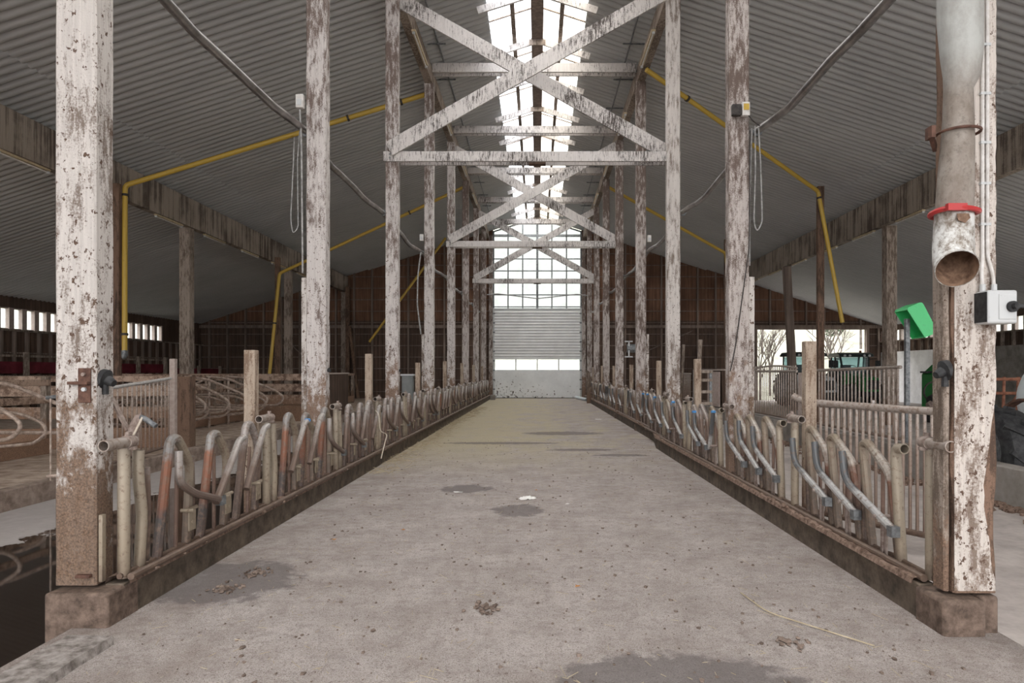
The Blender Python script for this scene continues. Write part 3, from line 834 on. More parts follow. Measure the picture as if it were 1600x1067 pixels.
# sagging steel pipes hung along both post rows
def sag_pipe(x, ys, z, label, sag=.12):
    pts = []
    for i in range(len(ys) - 1):
        for j in range(8):
            t_ = j / 8; y = ys[i] + (ys[i + 1] - ys[i]) * t_
            pts.append((x + .02 * math.sin(y * 1.7), y, z - sag * math.sin(math.pi * t_) + .02 * math.sin(y * 2.9)))
    pts.append((x, ys[-1], z))
    r = root('vacuum_pipe', (0, 0, 0), label, 'pipe', None, 'thing')
    MB().tube(pts, .048, 12).build('tube', M['vac_pipe'], r)
    for i, y in enumerate(ys[1:-1]):
        sx = -1 if x < 0 else 1
        b = MB(); b.tube([(x, y - .03, z), (x, y + .03, z)], .062, 10); b.box(min(x, x - sx * .16), max(x, x - sx * .16), y - .02, y + .02, z - .02, z + .02)
        b.build('pipe_hanger', M['steel'], r)
sag_pipe(-3.16, [4.5] + [d + .25 for d in DK[1:7]] + [37.5], 4.86, 'long grey steel pipe sagging between the left posts')
sag_pipe(2.98, [4.5] + [d + .25 for d in DKR[1:7]] + [37.5], 4.84, 'long grey steel pipe sagging between the right posts')

# boxes and cables on the second pair of posts
def socket_box(loc, label, cam=False):
    r = root('junction_box', loc, label, 'box', None, 'thing')
    MB().box(-.05, .05, -.05, .03, -.09, .09).build('box_body', M['conduit'], r, .01)
    if cam:
        MB().box(-.035, .035, -.058, -.05, -.02, .06).build('label_plate', M['yellow'], r)
        MB().box(-.18, -.06, -.05, .02, -.085, .06).build('dark_box', M['dark_cable'], r, .01)
    else:
        MB().box(-.03, .03, -.058, -.05, -.06, .02).build('cover_plate', M['grey_box'], r)
    return r
socket_box((-3.14, 9.05, 5.17), 'white junction box on the second left post above the steel pipe')
socket_box((2.72, 8.93, 5.02), 'dark and yellow-faced boxes on the second right post above the steel pipe', True)
socket_box((-3.12, 18.42, 5.2), 'white junction box on the fourth left post')
socket_box((3.0, 18.3, 5.15), 'white junction box on the fourth right post')
def cable(pts, r, label, mat='cable', name='cable'):
    o = MB().tube(fillet(pts, .15, 6), r, 6).build(name, M[mat])
    return tag(o, label, 'cable', None, 'thing')
cable([(-3.13, 9.0, 5.05), (-3.12, 9.03, 4.6), (-3.11, 9.05, 2.9)], .012, 'pale cable running straight down the second left post')
cable([(-3.22, 9.05, 4.7), (-3.24, 9.05, 4.2), (-3.27, 9.05, 3.6), (-3.24, 9.05, 3.42), (-3.17, 9.05, 3.5), (-3.18, 9.05, 4.4), (-3.15, 9.05, 4.78)], .008, 'loop of thin cable hanging left of the second left post')
cable([(2.84, 8.9, 4.8), (2.86, 8.95, 4.2), (2.84, 8.95, 3.55), (2.88, 8.95, 3.42), (2.95, 8.95, 3.55), (2.93, 8.95, 4.3), (2.9, 8.95, 4.8)], .009, 'loop of grey cable hanging right of the second right post')
cable([(2.83, 9.0, 4.8), (2.812, 9.05, 3.9), (2.812, 9.05, 3.0)], .012, 'straight grey cable running down beside the second right post')
cable([(2.74, 8.9, 4.95), (2.82, 8.88, 4.84), (2.9, 8.9, 4.8)], .008, 'short dark cable between the yellow-faced box and the pipe end', 'dark_cable')
cable([(2.79, 8.95, 4.75), (2.77, 8.93, 3.2), (2.60, 8.97, 1.9), (2.535, 8.97, 1.6)], .008, 'thin dark cable slanting across the second right post', 'dark_cable')
cable([(-3.12, 18.3, 4.8), (-3.2, 18.3, 4.2), (-3.22, 18.3, 3.4), (-3.12, 18.3, 2.6)], .02, 'pale hose hanging beside the fourth left post')
cable([(-2.72, 37.0, 5.75), (-2.2, 37.4, 5.85), (0, 38.5, 5.7), (2.2, 37.4, 5.82), (2.75, 37.0, 5.7)], .03, 'thin grey cable strung across the alley before the glazed gable')

# ------------------------------------------------------------------ feed fence sections with headlocks
def tube_mesh(pts, r, mat, name, rad=.10, n=10, hollow=0):
    return MB().tube(fillet(pts, rad, 5), r, n, True, hollow).mesh(name, M[mat])
# local frame: x towards the alley is +s, y along the fence
def fence_meshes(s):
    m = {}
    if s > 0:   # left side of the alley
        m['loop'] = [tube_mesh([(0, 0, .26), (0, .17, 1.09), (0, .27, 1.10), (0, .47, .88), (0, .41, .26)], .035, mt, 'loop', .11) for mt in ('loop_left', 'loop_left', 'loop_brown')]
        m['open'] = [tube_mesh([(.06, .22, 1.00), (.065, .20, .77), (.07, .42, .64), (.075, .84, .50)], .029, mt, 'yoke', .09) for mt in ('yoke_brown', 'yoke_brown')]
        m['shut'] = [tube_mesh([(.06, .62, 1.05), (.06, .52, 1.03), (.065, .10, .52)], .030, mt, 'yoke', .08) for mt in ('yoke_brown', 'yoke_brown')]
        m['open_end'] = (.075, .84, .50)
    else:       # right side
        m['loop'] = [tube_mesh([(0, .40, .26), (0, .56, 1.03), (0, .48, 1.05), (0, .12, .86), (0, .0, .26)], .035, mt, 'loop', .11) for mt in ('loop_right', 'loop_right', 'loop_brown')]
        m['open'] = [tube_mesh([(-.06, .76, .96), (-.065, .70, .73), (-.07, -.06, .48)], .029, mt, 'yoke', .13) for mt in ('yoke', 'yoke')]
        m['shut'] = [tube_mesh([(-.06, .10, 1.02), (-.06, .16, .92), (-.065, .34, .50)], .030, mt, 'yoke', .08) for mt in ('yoke', 'yoke_brown')]
        m['open_end'] = (-.07, -.06, .48)
    e = m['open_end']
    b = MB().box(e[0] - .03, e[0] + .03, e[1] - .035, e[1] + .035, e[2] - .045, e[2] + .03); m['stop'] = b.mesh('yoke_stop', M['steel'])
    b = MB().box(s * .045 - .005, s * .045 + .005, .36, .46, .37, .52); b.tube([(s * .048, .41, .43), (s * .056, .41, .43)], .018, 10); b.tube([(s * .0, .33, .535), (s * .10, .33, .535)], .014, 8); b.tube([(s * .04, .33, .535), (s * .04, .49, .535)], .016, 8); m['bracket_l'] = b.mesh('pivot_bracket', M['cream_pipe'])
    b = MB()
    for y in (.13, .19): b.box(s * .03 - .006, s * .03 + .006, y - .014, y + .014, .26, .52)
    b.tube([(s * -.01, .16, .535), (s * .11, .16, .535)], .016, 8)
    m['bracket_r'] = b.mesh('pivot_bracket', M['clamp'])
    m['guide'] = tube_mesh([(0, .25, .26), (0, .27, .90 if s > 0 else .88)], .016, 'guide', 'guide_bar', .02, 8)
    m['upright'] = tube_mesh([(0, 0, .26), (0, .02, .6), (0, .0, .93)], .022, 'loop_brown', 'upright', .05, 8)
    m['endpipe'] = tube_mesh([(0, 0, .26), (0, .03 * s, .62), (0, -.02 * s, .88), (0, -.02 * s, 1.06)] if s > 0 else [(0, .03, .26), (0, .10, 1.0), (0, .08, 1.05), (0, -.02, 1.055)], .037, 'cream_pipe', 'end_pipe', .07, 12, .8)
    m['endpost'] = tube_mesh([(0, 0, .24), (0, 0, 1.10)], .038, 'cream_pipe', 'end_post', .02, 14)
    m['stub'] = MB().tube([(0, -.26, 1.135), (0, .06, 1.135)], .037, 14, True, .82).mesh('rail_stub', M['rail'])
    b = MB().tube([(0, -.035, 1.135), (0, .035, 1.135)], .043, 12); b.box(-.012, .012, -.02, .02, 1.165, 1.20); b.box(-.05, .05, -.016, .016, 1.085, 1.105)
    m['clamp'] = b.mesh('rail_clamp', M['clamp'])
    m['cap'] = MB().tube([(0, 0, 0), (0, 0, .025), (0, 0, .034)], [.036, .036, .022], 12).mesh('end_cap', M['blue_cap'])
    return m
FM = {1: fence_meshes(1), -1: fence_meshes(-1)}
rail_cache = {}
def rail_mesh(s, L):
    k = (s, round(L, 2))
    if k not in rail_cache:
        b = MB(); b.tube([(s * .075, -.02, .262), (s * .075, L - .02, .262)], .024, 10); b.tube([(0, -.02, .262), (0, L - .02, .262)], .020, 8)
        rr = random.Random(4)
        for i in range(int(L * 2)):
            y = rr.uniform(.1, L - .1); b.lump((s * .10, y, .245), rr.uniform(.012, .024), i, (1, 1.5, .7))
        rail_cache[k] = b.mesh('bottom_rail', M['rail'])
    return rail_cache[k]
frr = random.Random(21)
def fence_section(s, x, y, L, idx, states, mats, caps=()):
    word = 'left' if s > 0 else 'right'
    r = root('feed_fence', (x, y, 0), 'tubular headlock feed fence section on the %s of the alley, %s from the camera' % (word, ORD[idx]), 'fence', 'headlock feed fence sections on the %s' % word, 'thing')
    m = FM[s]
    inst(rail_mesh(s, L), 'bottom_rail', r)
    inst(m['endpost'], 'end_post', r, (0, .03, 0)); inst(m['stub'], 'top_rail', r, (s * .03, .03, 0)); inst(m['clamp'], 'rail_clamp', r, (s * .03, .03, 0))
    j = lambda a: frr.uniform(-a, a)
    ys = [.42, 1.04, 1.68] if s > 0 else [.42, 1.0, 1.52]
    inst(m['endpipe'], 'end_pipe', r, (0, .20 if s > 0 else .36, 0), (j(.02), 0, 0))
    for i, yy in enumerate(ys):
        yy *= L / 2.36
        lp = inst(m['loop'][mats[i]], 'loop', r, (0, yy, 0), (j(.02), j(.015), 0))
        lp.scale.z = 1 + j(.02)
        if states[i] == 'o':
            yo = inst(m['open'][frr.randrange(2)], 'yoke', r, (0, yy, 0), (j(.035), 0, 0)); inst(m['stop'], 'yoke_stop', yo)
        else:
            yo = inst(m['shut'][frr.randrange(2)], 'yoke', r, (0, yy, 0), (j(.09), 0, 0))
        if i in caps:
            p = ((.06, .22, 1.0) if s > 0 else (-.06, .76, .96)) if states[i] == 'o' else ((.06, .62, 1.05) if s > 0 else (-.06, .10, 1.02))
            inst(m['cap'], 'end_cap', yo, (p[0], p[1], p[2] - .004))
        inst(m['bracket_l' if s > 0 else 'bracket_r'], 'pivot_bracket', r, (0, yy, 0))
        inst(m['guide'], 'guide_bar', r, (0, yy, 0), (j(.05), 0, 0))
        inst(m['guide'], 'guide_bar', r, (-s * .02, yy + (.27 if s > 0 else -.22), -.02), (j(.05), 0, 0))
        inst(m['upright'], 'upright', r, (-s * .01, yy + (-.13 if s > 0 else .55), 0), (j(.04), 0, 0))
    return r
NS = 14
ystart = [4.47 + 2.365 * i for i in range(NS + 1)]
stL = ['oss', 'sso', 'oss', 'oso', 'sos', 'oos', 'sss', 'oso', 'sos', 'oos', 'sss', 'oso', 'sos', 'oso', 'sos']
stR = ['ooo', 'ooo', 'soo', 'oso', 'oso', 'sso', 'oss', 'sos', 'oso', 'sso', 'oss', 'sos', 'sso', 'oso', 'sso']
for i in range(NS):
    far = 2 if i > 1 else 0
    mt = [far if frr.random() < .8 else 0 for _ in range(3)] if i else [0, 0, 2]
    fence_section(1, -2.725, ystart[i], 2.36, i, stL[i], mt, (0,) if i in (1,) else ())
    mt = [far if frr.random() < .7 else 0 for _ in range(3)] if i else [0, 0, 0]
    xf = 2.575 if ystart[i] < 13.5 else (2.64 if ystart[i] < 14.5 else 2.76)
    fence_section(-1, xf, ystart[i] - .04, 2.36, i, stR[i], mt, (0, 1) if i in (2, 3, 4, 5) else ())
# square fence posts at mid bay
for i in range(7):
    y = 6.78 + 4.73 * i
    for s, word, x in ((1, 'left', -2.84), (-1, 'right', 2.70 if i < 2 else 2.89)):
        o = plain_post('fence_post', x, y, .11, .11, -.12 if x > 2.83 else 0, 1.86 + frr.uniform(-.08, .05), M['tan_timber'], 'square fence post standing behind the %s feed fence, %s from the camera' % (word, ORD[i]), 'post', 'square fence posts on the %s' % word)
# footing beam for the left fence posts (they stand in the slab edge)
# latch lever by the nearest left post
r = root('latch_lever', (-2.78, 4.62, 1.1), 'flat steel latch lever with grey handle tied beside the nearest left post', 'lever', None, 'thing')
b = MB(); b.beam((-.10, 0, .32), (.01, 0, .10), .012, .045, (0, 1, 0)); b.prism([(0, .10), (.06, .20), (.10, .22), (.08, .0), (.03, -.02)], 'y', -.006, .006); b.build('lever_plate', M['clamp'], r)
MB().tube([(.10, .0, .19), (.13, -.01, .18), (.21, -.02, .13)], .018, 10).build('handle', M['steel'], r)
MB().tube(fillet([(.12, -.02, .19), (.06, -.04, .05), (.03, -.05, -.03), (-.02, -.05, -.02)], .05), .008, 6).build('rope', M['twine'], r)

# ------------------------------------------------------------------ downpipe, conduits and switch on the nearest right post
r = root('downpipe', (2.53, 4.07, 0), 'fat peeling downpipe with open elbow on the nearest right post', 'pipe', None, 'thing')
pts = [(-.01, 0, 5.0), (-.01, 0, 4.2), (-.01, 0, 3.7), (.0, 0, 3.48), (.0, 0, 3.36), (-.02, 0, 3.28), (-.02, 0, 3.1), (-.025, 0, 2.95), (-.035, 0, 2.75), (-.045, 0, 2.55)]
rs = [.125, .125, .122, .112, .098, .078, .083, .090, .097, .102]
MB().tube(pts, rs, 24, False, .96).build('upper_pipe', M['downpipe'], r)
pts = [(-.045, 0, 2.55), (-.048, 0, 2.44), (-.055, -.008, 2.34), (-.066, -.03, 2.265), (-.08, -.07, 2.215), (-.088, -.10, 2.195)]
MB().tube(pts, [.104, .107, .110, .112, .113, .117], 24, False, .965).build('elbow', M['downpipe'], r)
MB().tube([V(p) for p in pts], [x * .95 for x in [.104, .107, .110, .112, .113, .117]], 24, False).build('lining', M['pipe_inside'], r)
b = MB(); n = 28
ring = [(-.045 + .125 * math.cos(2 * math.pi * i / n), .125 * math.sin(2 * math.pi * i / n), 2.545 + .006 * math.sin(4 * math.pi * i / n)) for i in range(n + 1)]
b.tube(ring, .016, 8); b.box(-.16, -.05, -.135, -.105, 2.53, 2.57); b.build('clamp_ring', M['red'], r)
b = MB(); ring = [(-.02 + .115 * math.cos(a), .115 * math.sin(a), 3.02) for a in [math.radians(-200 + 10 * i) for i in range(24)]]
b.tube(ring, .009, 8); b.box(-.19, -.165, -.02, .05, 2.99, 3.06); b.beam((-.18, .01, 3.02), (-.1, .1, 2.96), .02, .05); b.build('hoop_bracket', M['rust'], r)
MB().prism([(-.1, 2.515), (-.03, 2.515), (-.02, 2.49), (-.05, 2.46), (-.09, 2.475)], 'y', -.115, -.112).build('peeled_patch', M['pipe_inside'], r)
r = root('switch_box', (2.77, 4.12, 1.985), 'grey isolator switch box with black dial on the nearest right post', 'switch', None, 'thing')
MB().box(-.085, .095, -.05, .07, -.10, .10).build('box_body', M['grey_box'], r, .012)
MB().box(-.088, -.084, -.045, .07, -.09, .09).build('dark_side', M['black'], r)  # thin black sheet over the left side of the box
MB().box(-.02, .085, -.055, -.049, -.075, .075).build('cover', M['grey_box'], r, .003)
b = MB().tube([(.055, -.055, 0), (.055, -.075, 0)], .033, 16); b.tube([(.055, -.075, 0), (.06, -.095, .002)], .018, 12); b.beam((.055, -.088, 0), (.115, -.088, .004), .014, .02); b.build('dial', M['black'], r)
for i, x in enumerate((2.728, 2.758)):
    e = 2.715 if i == 0 else 2.785
    rt = root('conduit', (0, 4.183, 0), '%s white conduit running down the nearest right post to the switch' % ('left-hand' if i == 0 else 'right-hand'), 'conduit', None, 'thing')
    MB().tube(fillet([(x, 0, 4.4), (x, 0, 2.30), (e, -.01, 2.20), (e, -.02, 2.11)], .05), .011, 10).build('tube', M['conduit'], rt)
    MB().tube([(e, -.02, 2.13), (e, -.02, 2.085)], .017, 10).build('gland', M['grey_box'], rt)
    for z in (2.5, 2.75, 3.0, 3.3, 3.6): MB().box(x - .016, x + .016, -.012, .012, z - .008, z + .008).build('clip', M['grey_box'], rt)

# ------------------------------------------------------------------ left side: gate, cubicles, barriers
def bar_gate(name, a, b_, z0a, z1a, z0b, z1b, n, label, rt=.024, rb=.011, mat='gate', arch=False, toprail=None):
    r = root(name, a, label, 'gate', None, 'thing')
    A = V((0, 0, 0)); B = V(b_) - V(a)
    tr = MB()
    tr.tube([A + V((0, 0, z1a)), B + V((0, 0, z1b))], toprail or rt, 12)
    tr.build('top_rail', M['conduit'] if mat == 'gate' and name == 'bar_gate' and a[0] < 0 else M['rail'], r)
    MB().tube([A + V((0, 0, z0a)), B + V((0, 0, z0b))], rt * .9, 10).build('bottom_rail', M[mat], r)
    if arch:
        pts = [A.lerp(B, t_ / 8) + V((0, 0, z1a + .0 + .14 * (.55 + .45 * math.sin(math.pi * t_ / 8)))) for t_ in range(9)]
        MB().tube(pts, rt * .8, 10).build('arched_rail', M['rail'], r)
    for i in range(n):
        t_ = (i + .5) / n
        p = A.lerp(B, t_); za = z0a + (z0b - z0a) * t_; zb = z1a + (z1b - z1a) * t_ + (.14 if arch else 0)
        MB().tube([p + V((0, 0, za)), p + V((0, 0, zb))], rb, 8).build('bar', M[mat], r)
    return r
bar_gate('bar_gate', (-6.86, 10.95, 0), (-7.28, 13.55, 0), .12, 1.33, .13, 1.46, 14, 'galvanised vertical-bar gate at the left platform edge behind the front post', .03, .014)
plain_post('gate_post', -7.33, 13.75, .11, .11, 0.03, 1.85, M['board'], 'pale square gate post at the far end of the left bar gate')
plain_post('end_post', -7.42, 14.4, .30, .26, 0, 1.49, M['brown_timber'], 'thick brown mud-stained post at the end of the board barrier')
def board_fence(a, b_, zs, label, th=.05, posts_every=1.6):
    a, b_ = V(a), V(b_)
    r = root('board_barrier', a, label, 'barrier', None, 'thing')
    d = b_ - a
    for (z0, z1) in zs:
        MB().beam(V((0, 0, (z0 + z1) / 2)), d + V((0, 0, (z0 + z1) / 2)), th, z1 - z0).build('board', M['muddy_boards'], r, .006)
    n = max(1, int(d.length / posts_every))
    off = V((d.y, -d.x, 0)).normalized() * (th + .03)
    for i in range(n + 1):
        p = d * (i / n) - off
        MB().box(p.x - .06, p.x + .06, p.y - .06, p.y + .06, 0, 1.5).build('stake', M['plain_timber'], r)
    return r
board_fence((-13.0, 13.7, 0), (-7.75, 14.35, 0), [(1.38, 1.50), (1.08, 1.30), (.62, .86), (.0, .42)], 'muddy board barrier across the left platform behind the front post')
board_fence((-9.5, 8.0, 0), (-9.5, 13.3, 0), [(1.32, 1.44), (.98, 1.12), (.0, .30)], 'muddy head rail barrier at the far left, nearest the camera')
board_fence((-9.4, 15.0, 0), (-9.4, 21.6, 0), [(1.38, 1.50), (.98, 1.08), (.05, .36)], 'long muddy head rail barrier between the two left cubicle rows')
board_fence((-13.4, 21.9, 0), (-7.5, 21.9, 0), [(1.30, 1.52), (.95, 1.2), (.55, .85), (.0, .48)], 'muddy board barrier across the platform farther back', .05)
board_fence((-9.4, 22.4, 0), (-9.4, 35.0, 0), [(1.38, 1.50), (.05, .36)], 'muddy head rail barrier of the farthest left cubicles')
def divider_mesh(s):
    b = MB()
    pts = fillet([(-1.85 * s, 0, 1.46), (-1.2 * s, 0, 1.40), (-.28 * s, 0, 1.02), (0, 0, .80), (-.20 * s, 0, .58), (-1.85 * s, 0, .58)], .22, 6)
    b.tube(pts, .032, 10)
    m1 = b.mesh('loop', M['divider'])
    b = MB(); b.tube(fillet([(-1.85 * s, 0, .95), (-1.0 * s, 0, .90), (-.62 * s, 0, .74), (-.55 * s, 0, .58), (-.75 * s, 0, .40), (-1.85 * s, 0, .30)], .16, 6), .028, 10)
    m2 = b.mesh('lower_loop', M['divider'])
    return m1, m2
DM = {1: divider_mesh(1), -1: divider_mesh(-1)}
cy = [8.9, 10.1, 11.35] + [15.75 + 1.2 * i for i in range(5)]
for i, y in enumerate(cy):
    r = root('cubicle_divider', (-7.6, y, 0), 'bent steel cubicle divider in the near left row, %s from the camera' % ORD[i], 'divider', 'cubicle dividers in the near left row', 'thing')
    inst(DM[1][0], 'loop', r); inst(DM[1][1], 'lower_loop', r)
    MB().tube([(-1.7, 0, 0), (-1.7, 0, 1.46)], .035, 8).build('upright', M['divider'], r)
    if 15 < y < 29:
        r = root('cubicle_divider', (-11.2, y + .3, 0), 'bent steel cubicle divider in the row behind the head rail, %s from the camera' % ORD[i - 3], 'divider', 'cubicle dividers behind the head rail', 'thing')
        inst(DM[-1][0], 'loop', r); inst(DM[-1][1], 'lower_loop', r)
        MB().tube([(1.66, 0, 0), (1.66, 0, 1.46)], .035, 8).build('upright', M['divider'], r)
# hanging rod with clamps at far left
r = root('hanging_rod', (-6.95, 9.75, 0), 'thin rusty rod between two pipe clamps left of the front post', 'rod', None, 'thing')
MB().tube([(0, 0, .04), (0, 0, 1.25)], .014, 8).build('rod', M['divider'], r)
b = MB(); b.tube([(-.05, 0, .10), (.25, .05, .12)], .03, 10); b.build('foot_clamp', M['divider'], r)
b = MB(); b.tube([(-.06, 0, 1.22), (.3, .05, 1.27)], .028, 10); b.build('top_clamp', M['steel'], r)
# maroon band and rails along the left wall
r = root('feed_barrier', (-19.0, 18., 0), 'maroon board between grey rails along the left wall', 'barrier', None, 'thing')
MB().box(-.03, .03, 0, 16.7, 1.52, 1.95).build('maroon_board', M['maroon'], r)
for z in (2.16, 1.42): MB().box(.03, .13, 0, 16.7, z - .04, z + .04).build('rail', M['plain_timber'], r)
for i in range(8): MB().box(.13, .27, i * 2.35, i * 2.35 + .14, 0, 2.3).build('stake', M['plain_timber'], r)
r = root('feed_barrier', (-18.7, 34.9, 0), 'dark maroon board low by the far left corner', 'barrier', None, 'thing')
MB().box(0, .06, 0, 5.4, 1.35, 1.75).build('maroon_board', M['maroon'], r)
for i in range(3): MB().box(.06, .2, i * 2.5, i * 2.5 + .14, 0, 1.9).build('stake', M['plain_timber'], r)
# ribbed sheet and steel cabinet behind left fence
def ribbed(name, x, ya, yb, z0, z1, label):
    r = root(name, (x, ya, 0), label, 'panel', None, 'thing')
    n = int((yb - ya) / .11)
    b = MB(); b.box(-.01, .01, 0, yb - ya, z0, z1)
    for i in range(n): b.box(-.03, .03, i * .11, i * .11 + .05, z0, z1)
    b.build('ribbed_sheet', M['wall_dark'], r)
    MB().box(-.05, .05, -.03, yb - ya + .03, z1, z1 + .05).build('top_rail', M['board'], r)
    MB().box(-.03, .03, -.03, yb - ya + .03, min(z0, .0) - .12, z0).build('base', M['kerb'], r)
ribbed('ribbed_panel', -7.05, 22.9, 25.4, .05, 1.5, 'dark ribbed partition panel behind the second left post')
ribbed('ribbed_panel', 6.12, 22.4, 26.6, .55, 1.62, 'dark ribbed partition panel between second and third right posts')
r = root('steel_cabinet', (-3.75, 19.8, -.25), 'grey steel cabinet standing behind the left fence past the third post', 'cabinet', None, 'thing')
MB().box(-.16, .16, -.12, .12, 0.0, 1.72).build('body', M['cabinet'], r, .01); MB().box(-.19, .19, -.15, .15, 1.72, 1.77).build('lid', M['grey_box'], r)
MB().box(-.12, .12, -.135, -.12, .9, 1.6).build('door', M['cabinet'], r)

# ------------------------------------------------------------------ right side: gates, hood, machines
def swing_gate():
    a, e = V((2.88, 7.3, 0)), V((3.78, 6.0, 0))
    r = root('pipe_gate', a, 'muddy gate with a thick top pipe behind the nearest right feed fence', 'gate', None, 'thing')
    d = e - a
    MB().tube([V((-.11, .10, 1.33)), V((0, 0, 1.27)), d * .5 + V((0, 0, 1.245)), d + V((0, 0, 1.23))], .038, 12).build('top_pipe', M['rail'], r)
    MB().tube([V((0, 0, .12)), d + V((0, 0, .08))], .03, 10).build('bottom_pipe', M['rail'], r)
    n = 24
    for i in range(n):
        p = d * ((i + .5) / n)
        MB().tube([p + V((0, 0, .1)), p + V((0, 0, 1.22))], .016, 8).build('bar', M['gate'], r)
    MB().box(-.035, .035, -.035, .035, -.12, 1.24).build('hinge_post', M['gate'], r)
swing_gate()
bar_gate('bar_gate', (6.12, 11.5, 0), (6.12, 14.9, 0), .46, 1.67, .46, 1.62, 22, 'vertical-bar gate on the right kerb below the tractors', .03, .016)
bar_gate('bar_gate', (6.12, 16.1, 0), (6.12, 19.2, 0), .46, 1.60, .46, 1.60, 20, 'vertical-bar gate with an arched top rail on the right kerb', .03, .016, 'gate', True)
bar_gate('bar_gate', (6.12, 27.2, 0), (6.12, 29.4, 0), .46, 1.5, .46, 1.5, 10, 'short bar gate on the far end of the right kerb', .03, .016)
MB().box(6.09, 6.14, 15.0, 15.95, .42, 1.57).build('stall_board', M['board'], None, .006); tag(bpy.data.objects['stall_board'], 'pinkish upright board between the two right bar gates', 'board', None, 'thing')
o = MB().box(5.98, 6.03, 22.5, 24.0, .42, 1.58).build('stall_board', M['board'], None, .006); tag(o, 'pinkish board standing before the ribbed panel on the right', 'board', None, 'thing')
# green hood on pole
r = root('green_hood', (6.12, 11.3, .42), 'bright green plastic hood mounted on a grey pole beside the bar gate', 'hood', None, 'thing')
MB().box(-.035, .035, -.035, .035, 0, 2.05).build('pole', M['steel'], r, .006)
hd = MB(); W_, D_, H_, T_ = .27, .46, .56, .018
def hp(x, y, z):
    q = 1 - .10 * (z < -.5 * H_)
    return (x, y, z)
fp = [(0.0, -.03), (.03, 0.0), (W_ - .05, 0.0), (W_ - .015, -.015), (W_, -.05), (W_ + .02, -H_ + .03), (W_, -H_), (.07, -H_)]
for y0_, y1_ in ((0, T_), (D_ - T_, D_)): hd.prism(fp, 'y', y0_, y1_)
for k in range(len(fp) - 1):
    (xa, za), (xb, zb) = fp[k], fp[k + 1]
    dx, dz = xb - xa, zb - za; L_ = math.hypot(dx, dz); nx_, nz_ = dz / L_ * T_, -dx / L_ * T_
    hd.hexa([(xa, .001, za), (xb, .001, zb), (xb, D_ - .001, zb), (xa, D_ - .001, za), (xa + nx_, .001, za + nz_), (xb + nx_, .001, zb + nz_), (xb + nx_, D_ - .001, zb + nz_), (xa + nx_, D_ - .001, za + nz_)])
o = hd.build('hood_shell', M['green'], r, 0, (-.10, -.17, 2.21)); o.rotation_euler = (0, math.radians(-24), math.radians(-4))

def wheel(parent, c, R, w, lugs=22, name='wheel', axis='x'):
    rt = bpy.data.objects.new(name, None); COL.objects.link(rt); rt.parent = parent; rt.location = c
    b = MB(); n = 36
    prof = [(-.5, .60), (-.5, .82), (-.42, .94), (-.2, .985), (.2, .985), (.42, .94), (.5, .82), (.5, .60)]
    vs, fs = [], []
    for i in range(n):
        a = 2 * math.pi * i / n
        for px_, pr_ in prof: vs.append((px_ * w, pr_ * R * math.cos(a), pr_ * R * math.sin(a)))
    m = len(prof)
    for i in range(n):
        for k in range(m):
            fs.append((i * m + k, i * m + (k + 1) % m, ((i + 1) % n) * m + (k + 1) % m, ((i + 1) % n) * m + k))
    b.add(vs, fs)
    for i in range(lugs):
        a = 2 * math.pi * i / lugs
        s = 1 if i % 2 else -1
        a2 = a + .22
        p0 = V((s * .5 * w, R * .93 * math.cos(a - .1), R * .93 * math.sin(a - .1))); p1 = V((-s * .03 * w, R * 1.0 * math.cos(a2), R * 1.0 * math.sin(a2)))
        b.beam(p0, p1, .045 * R / .5, .055 * R / .5, (p0 + p1).normalized() * 1.0 if True else None)
    b.build('tyre', M['black'], rt)
    b = MB(); b.tube([(-w * .3, 0, 0), (-w * .1, 0, 0), (w * .3, 0, 0)], [R * .6, R * .5, R * .6], 20); b.tube([(-w * .45, 0, 0), (w * .45, 0, 0)], R * .18, 12)
    b.build('rim', M['steel'], rt)
    return rt
